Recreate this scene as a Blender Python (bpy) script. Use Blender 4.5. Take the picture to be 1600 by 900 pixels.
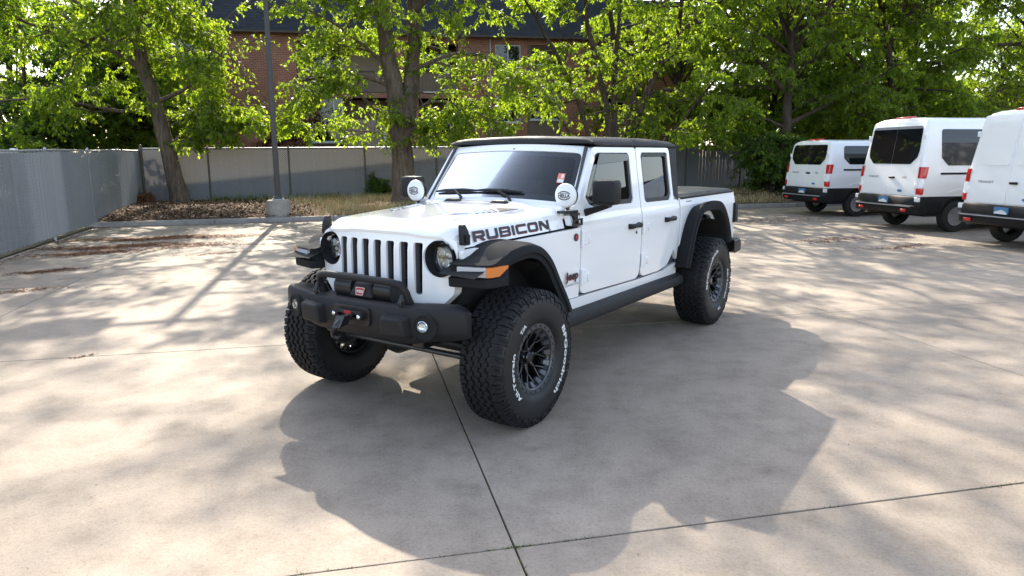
import bpy, bmesh, math, random
import numpy as np
from mathutils import Vector, Matrix
from mathutils.geometry import tessellate_polygon

for _o in list(bpy.data.objects):
    bpy.data.objects.remove(_o)
S = bpy.context.scene
COL = S.collection
R = math.radians
random.seed(7)
rng = np.random.default_rng(11)

# ------------------------------------------------------------------ camera
FPX, PITCH, ROLL, CAMH = 1110.24, 0.185636, -0.0037669, 1.7778
_F = np.array([0, math.cos(PITCH), -math.sin(PITCH)])
_R0 = np.array([1.0, 0, 0]); _U0 = np.cross(_R0, _F)
_R = math.cos(ROLL) * _R0 + math.sin(ROLL) * _U0
_U = -math.sin(ROLL) * _R0 + math.cos(ROLL) * _U0
cam_data = bpy.data.cameras.new('camera')
cam_data.sensor_width = 36.0
cam_data.lens = FPX / 1600 * 36.0
cam_data.clip_start = 0.05
cam_data.clip_end = 2000
cam = bpy.data.objects.new('camera', cam_data)
COL.objects.link(cam)
M = Matrix.Identity(4)
for i in range(3):
    M[i][0], M[i][1], M[i][2] = _R[i], _U[i], -_F[i]
M[2][3] = CAMH
cam.matrix_world = M
S.camera = cam

# ------------------------------------------------------------------ sky and sun
SUN_AZ = math.atan2(-0.219, 0.9757)      # clockwise from +Y, towards the sun
SUN_EL = R(35.5)
world = bpy.data.worlds.new('World')
S.world = world
world.use_nodes = True
_nt = world.node_tree
_bg = _nt.nodes['Background']
_sky = _nt.nodes.new('ShaderNodeTexSky')
_sky.sky_type = 'NISHITA'
_sky.sun_disc = False
_sky.sun_elevation = SUN_EL
_sky.sun_rotation = SUN_AZ
_sky.air_density = 1.0
_sky.dust_density = 1.5
_sky.ozone_density = 1.0
_hs = _nt.nodes.new('ShaderNodeHueSaturation')
_hs.inputs['Saturation'].default_value = 0.72
_nt.links.new(_sky.outputs['Color'], _hs.inputs['Color'])
_nt.links.new(_hs.outputs['Color'], _bg.inputs['Color'])
_bg.inputs['Strength'].default_value = 0.15
sun_d = bpy.data.lights.new('sun', 'SUN')
sun_d.energy = 3.6
sun_d.angle = R(0.53)
sun_d.color = (1.0, 0.91, 0.77)
sun = bpy.data.objects.new('sun', sun_d)
COL.objects.link(sun)
_to_sun = Vector((math.sin(SUN_AZ) * math.cos(SUN_EL), math.cos(SUN_AZ) * math.cos(SUN_EL), math.sin(SUN_EL)))
sun.rotation_euler = _to_sun.to_track_quat('Z', 'Y').to_euler()
sun.location = _to_sun * 60
S.view_settings.view_transform = 'Standard'
S.view_settings.look = 'None'
S.view_settings.exposure = 1.68
S.view_settings.gamma = 1.0
S.render.engine = 'CYCLES'
S.cycles.use_denoising = True
S.cycles.max_bounces = 8
S.cycles.transparent_max_bounces = 12
S.cycles.transmission_bounces = 6
S.cycles.caustics_reflective = False
S.cycles.caustics_refractive = False
S.cycles.sample_clamp_indirect = 6.0


# ------------------------------------------------------------------ photo pixel -> place
def ray(px, py):
    return _F + _R * ((px - 800) / FPX) - _U * ((py - 450) / FPX)


def on_ground(px, py, z=0.0):
    d = ray(px, py)
    return np.array([0, 0, CAMH]) + d * ((z - CAMH) / d[2])


def on_plane(px, py, p0, n):
    d = ray(px, py)
    o = np.array([0, 0, CAMH])
    return o + d * (((np.asarray(p0) - o) @ n) / (d @ n))


def at_depth(px, py, Y):
    d = ray(px, py)
    return np.array([0, 0, CAMH]) + d * (Y / d[1])


# ------------------------------------------------------------------ materials
def new_mat(name):
    m = bpy.data.materials.new(name)
    m.use_nodes = True
    nt = m.node_tree
    return m, nt, nt.nodes['Principled BSDF']


def L(nt, a, b):
    nt.links.new(a, b)


def noise(nt, scale, detail=4, rough=0.55, coord='pos', vec=None):
    n = nt.nodes.new('ShaderNodeTexNoise')
    n.inputs['Scale'].default_value = scale
    n.inputs['Detail'].default_value = detail
    n.inputs['Roughness'].default_value = rough
    if vec is None:
        if coord == 'pos':
            g = nt.nodes.new('ShaderNodeNewGeometry')
            vec = g.outputs['Position']
        else:
            t = nt.nodes.new('ShaderNodeTexCoord')
            vec = t.outputs['Object']
    L(nt, vec, n.inputs['Vector'])
    return n


def ramp(nt, src, stops):
    r = nt.nodes.new('ShaderNodeValToRGB')
    el = r.color_ramp.elements
    while len(el) < len(stops):
        el.new(0.5)
    for e, (p, c) in zip(el, stops):
        e.position = p
        e.color = (*c, 1) if len(c) == 3 else c
    L(nt, src, r.inputs['Fac'])
    return r


def mixc(nt, fac, a, b, mode='MIX'):
    m = nt.nodes.new('ShaderNodeMix')
    m.data_type = 'RGBA'
    m.blend_type = mode
    for sock, v in ((m.inputs['Factor'], fac), (m.inputs['A'], a), (m.inputs['B'], b)):
        if sock.name == 'Factor':
            sock = m.inputs[0]
        elif sock.name == 'A':
            sock = m.inputs[6]
        else:
            sock = m.inputs[7]
        if hasattr(v, 'links'):
            L(nt, v, sock)
        elif isinstance(v, (int, float)):
            sock.default_value = v
        else:
            sock.default_value = (*v, 1)
    return m.outputs[2]


def bump(nt, b, height, strength=0.3, dist=0.01):
    n = nt.nodes.new('ShaderNodeBump')
    n.inputs['Strength'].default_value = strength
    n.inputs['Distance'].default_value = dist
    L(nt, height, n.inputs['Height'])
    L(nt, n.outputs['Normal'], b.inputs['Normal'])
    return n


def plain(name, col, rough=0.5, metal=0.0, spec=0.5, var=0.0, vscale=8, bmp=0.0, bscale=200, coat=0.0, coord='obj'):
    m, nt, b = new_mat(name)
    b.inputs['Base Color'].default_value = (*col, 1)
    b.inputs['Roughness'].default_value = rough
    b.inputs['Metallic'].default_value = metal
    b.inputs['Specular IOR Level'].default_value = spec
    if coat:
        b.inputs['Coat Weight'].default_value = coat
        b.inputs['Coat Roughness'].default_value = 0.03
    if var:
        n = noise(nt, vscale, 5, 0.6, coord)
        r = ramp(nt, n.outputs['Fac'], [(0.3, tuple(c * (1 - var) for c in col)), (0.7, tuple(min(1, c * (1 + var)) for c in col))])
        L(nt, r.outputs['Color'], b.inputs['Base Color'])
        r2 = nt.nodes.new('ShaderNodeMapRange')
        L(nt, n.outputs['Fac'], r2.inputs['Value'])
        r2.inputs['To Min'].default_value = max(0, rough - 0.1)
        r2.inputs['To Max'].default_value = min(1, rough + 0.1)
        L(nt, r2.outputs['Result'], b.inputs['Roughness'])
    if bmp:
        n2 = noise(nt, bscale, 3, 0.6, coord)
        bump(nt, b, n2.outputs['Fac'], bmp, 0.003)
    return m


def glass(name, tint, refl=1.0, ior=1.5):
    m, nt, b = new_mat(name)
    nt.nodes.remove(b)
    out = nt.nodes['Material Output']
    tr = nt.nodes.new('ShaderNodeBsdfTransparent')
    tr.inputs['Color'].default_value = (*tint, 1)
    gl = nt.nodes.new('ShaderNodeBsdfGlossy')
    gl.inputs['Roughness'].default_value = 0.02
    gl.inputs['Color'].default_value = (refl, refl, refl, 1)
    fr = nt.nodes.new('ShaderNodeFresnel')
    fr.inputs['IOR'].default_value = ior
    mx = nt.nodes.new('ShaderNodeMixShader')
    L(nt, fr.outputs['Fac'], mx.inputs['Fac'])
    L(nt, tr.outputs['BSDF'], mx.inputs[1])
    L(nt, gl.outputs['BSDF'], mx.inputs[2])
    L(nt, mx.outputs['Shader'], out.inputs['Surface'])
    return m


def leaf_mat(name, stops, transl=0.5, tcol=(0.32, 0.5, 0.05)):
    m, nt, b = new_mat(name)
    g = nt.nodes.new('ShaderNodeNewGeometry')
    r = ramp(nt, g.outputs['Random Per Island'], stops)
    n = noise(nt, 0.7, 2, 0.5)
    hv = nt.nodes.new('ShaderNodeHueSaturation')
    mr = nt.nodes.new('ShaderNodeMapRange')
    L(nt, n.outputs['Fac'], mr.inputs['Value'])
    mr.inputs['From Min'].default_value = 0.3
    mr.inputs['From Max'].default_value = 0.7
    mr.inputs['To Min'].default_value = 0.8
    mr.inputs['To Max'].default_value = 1.2
    L(nt, mr.outputs['Result'], hv.inputs['Value'])
    L(nt, r.outputs['Color'], hv.inputs['Color'])
    L(nt, hv.outputs['Color'], b.inputs['Base Color'])
    b.inputs['Roughness'].default_value = 0.45
    b.inputs['Specular IOR Level'].default_value = 0.35
    t = nt.nodes.new('ShaderNodeBsdfTranslucent')
    tc = mixc(nt, 1.0, hv.outputs['Color'], tuple(c * 6 for c in tcol), 'MULTIPLY')
    L(nt, tc, t.inputs['Color'])
    mx = nt.nodes.new('ShaderNodeMixShader')
    mx.inputs['Fac'].default_value = transl
    L(nt, b.outputs['BSDF'], mx.inputs[1])
    L(nt, t.outputs['BSDF'], mx.inputs[2])
    L(nt, mx.outputs['Shader'], nt.nodes['Material Output'].inputs['Surface'])
    return m


# ------------------------------------------------------------------ mesh helpers
def link(o, parent=None):
    COL.objects.link(o)
    if parent is not None:
        o.parent = parent
    return o


def fast_mesh(name, verts, faces_flat, counts, mats=None, smooth=False):
    me = bpy.data.meshes.new(name)
    verts = np.asarray(verts, dtype=np.float32).reshape(-1, 3)
    counts = np.asarray(counts, dtype=np.int32)
    faces_flat = np.asarray(faces_flat, dtype=np.int32)
    me.vertices.add(len(verts))
    me.vertices.foreach_set('co', verts.ravel())
    me.loops.add(len(faces_flat))
    me.loops.foreach_set('vertex_index', faces_flat)
    me.polygons.add(len(counts))
    starts = np.concatenate([[0], np.cumsum(counts)[:-1]]).astype(np.int32)
    me.polygons.foreach_set('loop_start', starts)
    if smooth:
        me.polygons.foreach_set('use_smooth', np.ones(len(counts), dtype=bool))
    me.update(calc_edges=True)
    me.validate()
    return me


class MB:
    """collects shapes; build() links them as ONE mesh object"""

    def __init__(self):
        self.v = []
        self.f = []
        self.m = []
        self.mi = 0
        self.X = None

    def add(self, vs, fs):
        o = len(self.v)
        if self.X is not None:
            vs = [self.X @ Vector(v) for v in vs]
        self.v += [tuple(v) for v in vs]
        self.f += [tuple(i + o for i in f) for f in fs]
        self.m += [self.mi] * len(fs)
        return self

    def box(self, lo, hi):
        (x0, y0, z0), (x1, y1, z1) = lo, hi
        x0, x1 = min(x0, x1), max(x0, x1); y0, y1 = min(y0, y1), max(y0, y1); z0, z1 = min(z0, z1), max(z0, z1)
        vs = [(x0, y0, z0), (x1, y0, z0), (x1, y1, z0), (x0, y1, z0), (x0, y0, z1), (x1, y0, z1), (x1, y1, z1), (x0, y1, z1)]
        return self.add(vs, [(3, 2, 1, 0), (4, 5, 6, 7), (0, 1, 5, 4), (1, 2, 6, 5), (2, 3, 7, 6), (3, 0, 4, 7)])

    def hexa(self, p):
        """8 points: bottom ring 0-3, top ring 4-7"""
        return self.add(p, [(3, 2, 1, 0), (4, 5, 6, 7), (0, 1, 5, 4), (1, 2, 6, 5), (2, 3, 7, 6), (3, 0, 4, 7)])

    def rings(self, rings, close=True, cap0=True, cap1=True):
        n = len(rings[0])
        vs = [p for r in rings for p in r]
        fs = []
        for i in range(len(rings) - 1):
            for j in range(n if close else n - 1):
                k = (j + 1) % n
                fs.append((i * n + j, i * n + k, (i + 1) * n + k, (i + 1) * n + j))
        if cap0:
            fs.append(tuple(range(n - 1, -1, -1)))
        if cap1:
            fs.append(tuple((len(rings) - 1) * n + j for j in range(n)))
        return self.add(vs, fs)

    def tube(self, pts, r, n=10, caps=True):
        pts = [Vector(p) for p in pts]
        if not hasattr(r, '__len__'):
            r = [r] * len(pts)
        rings = []
        up = None
        for i, p in enumerate(pts):
            t = (pts[min(i + 1, len(pts) - 1)] - pts[max(i - 1, 0)]).normalized()
            if up is None:
                a = Vector((0, 0, 1)) if abs(t.z) < 0.9 else Vector((1, 0, 0))
                up = t.cross(a).normalized()
            up = (up - t * up.dot(t)).normalized()
            w = t.cross(up)
            rings.append([p + (up * math.cos(2 * math.pi * k / n) + w * math.sin(2 * math.pi * k / n)) * r[i] for k in range(n)])
        return self.rings(rings, True, caps, caps)

    def cyl(self, a, b, r, n=16):
        return self.tube([a, b], r, n)

    def lathe(self, prof, c=(0, 0, 0), axis='y', n=48, sgn=1, caps=True):
        """prof: (axial, radius) pairs"""
        rings = []
        for (ax, rad) in prof:
            ring = []
            for k in range(n):
                a = 2 * math.pi * k / n
                u, w = math.cos(a) * rad, math.sin(a) * rad
                if axis == 'y':
                    ring.append((c[0] + u, c[1] + sgn * ax, c[2] + w))
                elif axis == 'x':
                    ring.append((c[0] + sgn * ax, c[1] + u, c[2] + w))
                else:
                    ring.append((c[0] + u, c[1] + w, c[2] + sgn * ax))
            rings.append(ring)
        return self.rings(rings, True, caps and prof[0][1] > 1e-5, caps and prof[-1][1] > 1e-5)

    def prism(self, outline, holes=(), fn=None, d0=0.0, d1=0.02):
        """2-D outline with holes extruded; fn(a, b, d) -> 3-D point"""
        loops = [list(outline)] + [list(hh) for hh in holes]
        flat = [p for lp in loops for p in lp]
        tris = tessellate_polygon([[Vector((p[0], p[1], 0)) for p in lp] for lp in loops])
        n = len(flat)
        vs = [fn(p[0], p[1], d0) for p in flat] + [fn(p[0], p[1], d1) for p in flat]
        fs = []
        for t in tris:
            fs.append(tuple(t))
            fs.append(tuple(n + i for i in reversed(t)))
        o = 0
        for lp in loops:
            k = len(lp)
            for j in range(k):
                a, b = o + j, o + (j + 1) % k
                fs.append((a, b, n + b, n + a))
            o += k
        return self.add(vs, fs)

    def build(self, name, mat=None, parent=None, smooth=None, bevel=0.0, seg=2, cuts=None, warp=None, fix=True, bang=35):
        me = bpy.data.meshes.new(name)
        me.from_pydata(self.v, [], self.f)
        mats = mat if isinstance(mat, (list, tuple)) else [mat]
        for mm in mats:
            me.materials.append(mm)
        if len(mats) > 1:
            me.polygons.foreach_set('material_index', np.array(self.m, dtype=np.int32))
        if cuts or warp or fix:
            bm = bmesh.new()
            bm.from_mesh(me)
            if fix:
                bmesh.ops.remove_doubles(bm, verts=bm.verts, dist=1e-5)
            if cuts:
                for co, no in cuts:
                    bmesh.ops.bisect_plane(bm, geom=bm.verts[:] + bm.edges[:] + bm.faces[:], plane_co=co, plane_no=no)
            if warp:
                for v in bm.verts:
                    v.co = Vector(warp(v.co))
            bmesh.ops.recalc_face_normals(bm, faces=bm.faces)
            bm.to_mesh(me)
            bm.free()
        if smooth is not None:
            me.shade_smooth()
            me.set_sharp_from_angle(angle=R(smooth))
        o = bpy.data.objects.new(name, me)
        if bevel:
            md = o.modifiers.new('bevel', 'BEVEL')
            md.width = bevel
            md.segments = seg
            md.limit_method = 'ANGLE'
            md.angle_limit = R(bang)
            md.harden_normals = False
            if smooth is None:
                me.shade_smooth()
                me.set_sharp_from_angle(angle=R(50))
        return link(o, parent)


def empty(name, loc=(0, 0, 0), rz=0.0, label=None, cat=None, group=None):
    o = bpy.data.objects.new(name, None)
    o.location = loc
    o.rotation_euler = (0, 0, rz)
    o.empty_display_size = 0.3
    COL.objects.link(o)
    return tag(o, label, cat, group)


def tag(o, label=None, cat=None, group=None, kind=None):
    for k, v in (('label', label), ('category', cat), ('group', group), ('kind', kind)):
        if v:
            o[k] = v
    return o


def inst(src, name, parent, loc=(0, 0, 0), rot=(0, 0, 0), scale=(1, 1, 1)):
    """another object that shares src's mesh"""
    o = src.copy()
    o.name = name
    o.parent = parent
    o.location = loc
    o.rotation_euler = rot
    o.scale = scale
    COL.objects.link(o)
    return o


def rrect(x0, y0, x1, y1, r, n=5):
    pts = []
    for cx, cy, a0 in ((x1 - r, y1 - r, 0), (x0 + r, y1 - r, 90), (x0 + r, y0 + r, 180), (x1 - r, y0 + r, 270)):
        for k in range(n + 1):
            a = R(a0 + 90 * k / n)
            pts.append((cx + r * math.cos(a), cy + r * math.sin(a)))
    return pts


def rpoly(pts, r, n=5):
    """rounded corners on a polygon; r scalar or per-corner"""
    out = []
    N = len(pts)
    for i in range(N):
        p = Vector(pts[i]).to_2d() if len(pts[i]) > 2 else Vector(pts[i])
        a = Vector(pts[i - 1]); b = Vector(pts[(i + 1) % N])
        ri = r[i] if hasattr(r, '__len__') else r
        u = (a - p); w = (b - p)
        lu, lw = u.length, w.length
        u.normalize(); w.normalize()
        ang = u.angle(w)
        d = min(ri / max(math.tan(ang / 2), 1e-3), lu * 0.48, lw * 0.48)
        if ri < 1e-5 or d < 1e-5:
            out.append((p.x, p.y))
            continue
        s, e = p + u * d, p + w * d
        for k in range(n + 1):
            t = k / n
            q = s * (1 - t) ** 2 + p * 2 * t * (1 - t) + e * t ** 2
            out.append((q.x, q.y))
    return out


def circ(cx, cy, r, n=32, ry=None):
    ry = ry or r
    return [(cx + r * math.cos(2 * math.pi * k / n), cy + ry * math.sin(2 * math.pi * k / n)) for k in range(n)]


# lettering: filled text outlines as (verts, faces), flat in x (advance) and y (up)
_TXT = {}


def text_shape(body, bold=0.0, spacing=1.0):
    key = (body, bold, spacing)
    if key not in _TXT:
        cu = bpy.data.curves.new('lettering', 'FONT')
        cu.body = body
        cu.size = 1.0
        cu.offset = bold
        cu.space_character = spacing
        cu.align_x = 'CENTER'
        cu.align_y = 'CENTER'
        cu.resolution_u = 3
        ob = bpy.data.objects.new('lettering', cu)
        COL.objects.link(ob)
        dg = bpy.context.evaluated_depsgraph_get()
        me = bpy.data.meshes.new_from_object(ob.evaluated_get(dg))
        vs = [tuple(v.co) for v in me.vertices]
        fs = [tuple(p.vertices) for p in me.polygons]
        bpy.data.objects.remove(ob)
        bpy.data.meshes.remove(me)
        bpy.data.curves.remove(cu)
        xs = [v[0] for v in vs]; ys = [v[1] for v in vs]
        cx, cy, w, h = (min(xs) + max(xs)) / 2, (min(ys) + max(ys)) / 2, max(xs) - min(xs), max(ys) - min(ys)
        _TXT[key] = ([((v[0] - cx) / w, (v[1] - cy) / h) for v in vs], fs)   # unit box centred on 0
    return _TXT[key]


def put_text(mb, body, w, h, fn, bold=0.0, spacing=1.0):
    vs, fs = text_shape(body, bold, spacing)
    return mb.add([fn(a * w, b * h) for a, b in vs], fs)


for _t in (('BFGoodrich', 0.035, 1.05), ('All-Terrain', 0.035, 1.05), ('T/A', 0.035, 1.0), ('HELLA', 0.03, 1.0), ('WARN', 0.03, 1.0),
           ('Jeep', 0.03, 0.95), ('GLADIATOR', 0.0, 1.1), ('TRANSIT', 0.0, 1.0), ('350', 0.0, 1.0)):
    text_shape(*_t)
# ================================================================== THE SETTING
def concrete_mat(name, base=(0.350, 0.292, 0.232), dark=0.76):
    m, nt, b = new_mat(name)
    n1 = noise(nt, 0.45, 6, 0.6)
    n2 = noise(nt, 3.5, 8, 0.7)
    n3 = noise(nt, 55, 4, 0.7)
    n4 = noise(nt, 260, 2, 0.6)
    c1 = ramp(nt, n1.outputs['Fac'], [(0.32, tuple(c * dark for c in base)), (0.68, tuple(c * 1.08 for c in base))])
    c2 = ramp(nt, n2.outputs['Fac'], [(0.30, (0.72, 0.71, 0.70)), (0.55, (1, 1, 1)), (0.80, (1.10, 1.09, 1.07))])
    c3 = ramp(nt, n3.outputs['Fac'], [(0.32, (0.80, 0.80, 0.80)), (0.50, (1, 1, 1)), (0.75, (1.10, 1.09, 1.07))])
    c4 = ramp(nt, n4.outputs['Fac'], [(0.30, (0.50, 0.50, 0.50)), (0.43, (1, 1, 1)), (0.72, (1.05, 1.05, 1.05)), (0.80, (1.35, 1.33, 1.3))])
    x = mixc(nt, 1.0, c1.outputs['Color'], c2.outputs['Color'], 'MULTIPLY')
    x = mixc(nt, 1.0, x, c3.outputs['Color'], 'MULTIPLY')
    x = mixc(nt, 1.0, x, c4.outputs['Color'], 'MULTIPLY')
    # oil spots
    n5 = noise(nt, 1.9, 3, 0.5)
    o = ramp(nt, n5.outputs['Fac'], [(0.63, (1, 1, 1)), (0.76, (0.72, 0.71, 0.70))])
    x = mixc(nt, 1.0, x, o.outputs['Color'], 'MULTIPLY')
    oi = nt.nodes.new('ShaderNodeObjectInfo')
    rr = ramp(nt, oi.outputs['Random'], [(0, (0.95, 0.95, 0.95)), (1, (1.04, 1.035, 1.03))])
    x = mixc(nt, 1.0, x, rr.outputs['Color'], 'MULTIPLY')
    L(nt, x, b.inputs['Base Color'])
    b.inputs['Roughness'].default_value = 0.82
    b.inputs['Specular IOR Level'].default_value = 0.3
    bump(nt, b, n3.outputs['Fac'], 0.35, 0.004)
    return m


def dirt_mat(name, stops, scale=14):
    m, nt, b = new_mat(name)
    n1 = noise(nt, scale, 8, 0.7)
    n2 = noise(nt, 0.8, 3, 0.5)
    c = ramp(nt, n1.outputs['Fac'], stops)
    v = ramp(nt, n2.outputs['Fac'], [(0.35, (0.75, 0.75, 0.75)), (0.65, (1.1, 1.1, 1.1))])
    L(nt, mixc(nt, 1.0, c.outputs['Color'], v.outputs['Color'], 'MULTIPLY'), b.inputs['Base Color'])
    b.inputs['Roughness'].default_value = 0.95
    b.inputs['Specular IOR Level'].default_value = 0.1
    bump(nt, b, n1.outputs['Fac'], 0.8, 0.03)
    return m


MAT = {}
MAT['concrete'] = concrete_mat('concrete')
MAT['joint'] = dirt_mat('joint_filler', [(0.35, (0.018, 0.015, 0.012)), (0.7, (0.05, 0.042, 0.033))], 40)
MAT['kerb'] = concrete_mat('kerb_concrete', (0.27, 0.25, 0.23), 0.8)
MAT['far_ground'] = dirt_mat('far_ground', [(0.35, (0.20, 0.18, 0.16)), (0.7, (0.30, 0.275, 0.245))], 3)
MAT['soil'] = dirt_mat('soil', [(0.30, (0.055, 0.034, 0.021)), (0.52, (0.14, 0.088, 0.055)), (0.75, (0.28, 0.19, 0.125))])
MAT['yard'] = dirt_mat('yard_soil', [(0.30, (0.06, 0.05, 0.03)), (0.55, (0.13, 0.11, 0.06)), (0.78, (0.22, 0.19, 0.11))], 9)

# ground to the horizon
g = MB()
g.add([(-400, -300, -0.14), (400, -300, -0.14), (400, 500, -0.14), (-400, 500, -0.14)], [(0, 1, 2, 3)])
tag(g.build('ground', MAT['far_ground'], fix=False), kind='structure')

# ---- concrete slabs of the parking lot
PHI = R(102.76)
VA = np.array([math.cos(PHI), math.sin(PHI)])      # away from the camera
VB = np.array([VA[1], -VA[0]])                     # to the right
S_LINE, S_STEP = 0.67, 4.585
T_LINE, T_STEP = 2.92, 3.968
bed = MB()
bed.box((-45, -30, -0.135), (60, 60, -0.022))
pav = tag(bed.build('parking_lot_pavement', MAT['joint']), kind='structure')
slab0 = None
JOINT = 0.009
for i in range(-7, 9):
    for j in range(-6, 7):
        s0, t0 = S_LINE + i * S_STEP, T_LINE + j * T_STEP
        c = VB * (s0 + S_STEP / 2) + VA * (t0 + T_STEP / 2)
        if slab0 is None:
            mb = MB()
            hx, hy = S_STEP / 2 - JOINT / 2, T_STEP / 2 - JOINT / 2
            mb.hexa([(-hx, -hy, -0.03), (hx, -hy, -0.03), (hx, hy, -0.03), (-hx, hy, -0.03),
                     (-hx, -hy, 0), (hx, -hy, 0), (hx, hy, 0), (-hx, hy, 0)])
            slab0 = mb.build('slab', MAT['concrete'], pav, bevel=0.004, seg=2)
            o = slab0
        else:
            o = inst(slab0, 'slab', pav)
        o.location = (c[0], c[1], random.uniform(-0.0015, 0.0015))
        o.rotation_euler = (0, 0, PHI - math.pi / 2)

# ---- planting bed, kerb
KA = R(17.2)
KU = np.array([math.cos(KA), math.sin(KA)])
KV = np.array([-KU[1], KU[0]])
K0 = np.array([-10.75, 17.86])                  # left end of the kerb, at the side fence
FC = np.array([-12.0, 23.3])                    # fence corner
FA = R(17.0)
FU = np.array([math.cos(FA), math.sin(FA)])
FV = np.array([-FU[1], FU[0]])
KERB_H = 0.13
kerb_root = empty('kerb', (K0[0], K0[1], 0), KA)
tag(kerb_root, kind='structure')
kx = 0.0
first = None
while kx < 44:
    ln = 3.05
    if first is None:
        mb = MB()
        prof = [(0, -0.05), (0.0, 0.10), (0.012, 0.122), (0.03, KERB_H), (0.15, KERB_H), (0.16, 0.12), (0.16, -0.05)]
        mb.rings([[(x, p[0], p[1]) for p in prof] for x in (0.006, ln - 0.006)])
        first = mb.build('kerb_stone', MAT['kerb'], kerb_root, bevel=0.006)
        first.location = (kx, 0, 0)
    else:
        inst(first, 'kerb_stone', kerb_root, (kx, random.uniform(-0.008, 0.008), random.uniform(-0.006, 0.004)))
    kx += ln

FENCE_D = 6.0


def bed_z(d):
    """soil height by distance behind the kerb"""
    return 0.115 + 0.17 * min(1.0, max(0.0, d / 3.0)) ** 0.8


nx, ny = 220, 46
xs = np.linspace(-3.0, 46, nx)
ds = np.concatenate([np.linspace(0.14, 7.5, ny - 6), np.linspace(8.5, 60, 6)])
vv = []
for d in ds:
    for x in xs:
        q = K0 + KU * x + KV * d
        z = bed_z(d)
        if d > 0.2:
            z += 0.035 * math.sin(q[0] * 2.1 + d) * math.sin(q[1] * 1.7) * min(1, d) + random.uniform(-0.018, 0.018)
        vv.append((q[0], q[1], z))
ff = []
for j in range(ny - 1):
    for i in range(nx - 1):
        a = j * nx + i
        ff += [a, a + 1, a + nx + 1, a + nx]
me = fast_mesh('planting_bed', vv, ff, [4] * ((nx - 1) * (ny - 1)), smooth=True)
me.materials.append(MAT['soil'])
tag(link(bpy.data.objects.new('planting_bed', me)), kind='structure')
# yard to the left, beyond the side fence
mb = MB()
lv = np.array([-0.27, 0.963])
pA, pB = FC, FC - lv * 40
mb.add([(pA[0] - .05, pA[1], .03), (pB[0] - .05, pB[1], .03), (pB[0] - 40, pB[1], .03), (pA[0] - 40, pA[1], .03)], [(0, 1, 2, 3)])
mb.add([(pA[0] - .05, pA[1], .031), (pA[0] - 40, pA[1], .031), (pA[0] - 40, pA[1] + 40, .031), (pA[0] + 3, pA[1] + 40, .031)], [(0, 1, 2, 3)])
tag(mb.build('side_yard_ground', MAT['yard'], fix=False), kind='structure')


# ---- scattered stuff: mulch, litter, dry grass, joint weeds
def scatter_flakes(name, pts, size, mat, label, cat, lift=0.006, tilt=0.5):
    n = len(pts)
    pts = np.asarray(pts)
    a = rng.uniform(0, 2 * np.pi, n)
    l = size * rng.uniform(0.5, 1.4, n)
    w = l * rng.uniform(0.25, 0.6, n)
    du = np.stack([np.cos(a), np.sin(a), rng.normal(0, tilt, n)], 1) * l[:, None] / 2
    dv = np.stack([-np.sin(a), np.cos(a), rng.normal(0, tilt, n)], 1) * w[:, None] / 2
    c = pts + np.array([0, 0, lift])
    V = np.stack([c - du, c + dv, c + du, c - dv], 1)
    V[:, :, 2] = np.maximum(V[:, :, 2], pts[:, None, 2] + 0.002)
    me = fast_mesh(name, V.reshape(-1, 3), np.arange(4 * n), np.full(n, 4))
    me.materials.append(mat)
    o = link(bpy.data.objects.new(name, me))
    return tag(o, label, cat, kind='stuff')


def island_mat(name, stops, rough=0.8):
    m, nt, b = new_mat(name)
    gg = nt.nodes.new('ShaderNodeNewGeometry')
    r = ramp(nt, gg.outputs['Random Per Island'], stops)
    L(nt, r.outputs['Color'], b.inputs['Base Color'])
    b.inputs['Roughness'].default_value = rough
    b.inputs['Specular IOR Level'].default_value = 0.2
    return m


MAT['mulch'] = island_mat('mulch_chips', [(0, (0.045, 0.026, 0.016)), (0.4, (0.13, 0.075, 0.045)), (0.75, (0.25, 0.16, 0.10)), (1, (0.42, 0.31, 0.22))])
MAT['litter'] = island_mat('fallen_litter', [(0, (0.06, 0.022, 0.010)), (0.5, (0.15, 0.058, 0.025)), (1, (0.27, 0.13, 0.06))])
MAT['drygrass'] = island_mat('dry_grass', [(0, (0.24, 0.18, 0.09)), (0.5, (0.40, 0.31, 0.16)), (0.8, (0.50, 0.42, 0.24)), (1, (0.16, 0.20, 0.05))])
MAT['greengrass'] = island_mat('green_weeds', [(0, (0.035, 0.07, 0.012)), (0.6, (0.09, 0.14, 0.025)), (1, (0.20, 0.22, 0.06))])

pts = []
for _ in range(16000):
    x = random.uniform(0, 5.6) if random.random() < 0.85 else random.uniform(0, 22)
    d = random.uniform(0.2, 5.8)
    q = K0 + KU * x + KV * d
    pts.append((q[0], q[1], bed_z(d) + 0.02))
scatter_flakes('mulch', pts, 0.085, MAT['mulch'], 'brown wood mulch and dead leaves covering the planting bed', 'mulch', 0.02, 0.5)

pts = []
clumps = [(np.array(on_ground(*q)[:2]), sx, sy, n) for q, sx, sy, n in (
    ((255, 372), 2.0, .42, 6500), ((200, 385), 1.6, .40, 5200), ((140, 396), .9, .3, 1800), ((75, 424), .45, .2, 800), ((300, 385), 1.3, .2, 800),
    ((30, 455), .5, .16, 240), ((345, 396), .8, .15, 240), ((1200, 345), 2.2, .7, 900), ((1300, 375), 1.8, .35, 700), ((1420, 385), 1.4, .25, 500),
    ((130, 557), .10, .03, 16))]
for c, sx, sy, n in clumps:
    for _ in range(n):
        u = random.gauss(0, sx * .5); w = random.gauss(0, sy * .5) + 0.12 * math.sin(u * 3)
        q = c + KU * u + KV * w
        pts.append((q[0], q[1], 0.002))
for _ in range(3500):           # line along the kerb
    x = random.uniform(0.1, 30); d = -abs(random.gauss(0, 0.12))
    q = K0 + KU * x + KV * d
    pts.append((q[0], q[1], 0.002))
lp, lq = FC, FC - lv * 22
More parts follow.
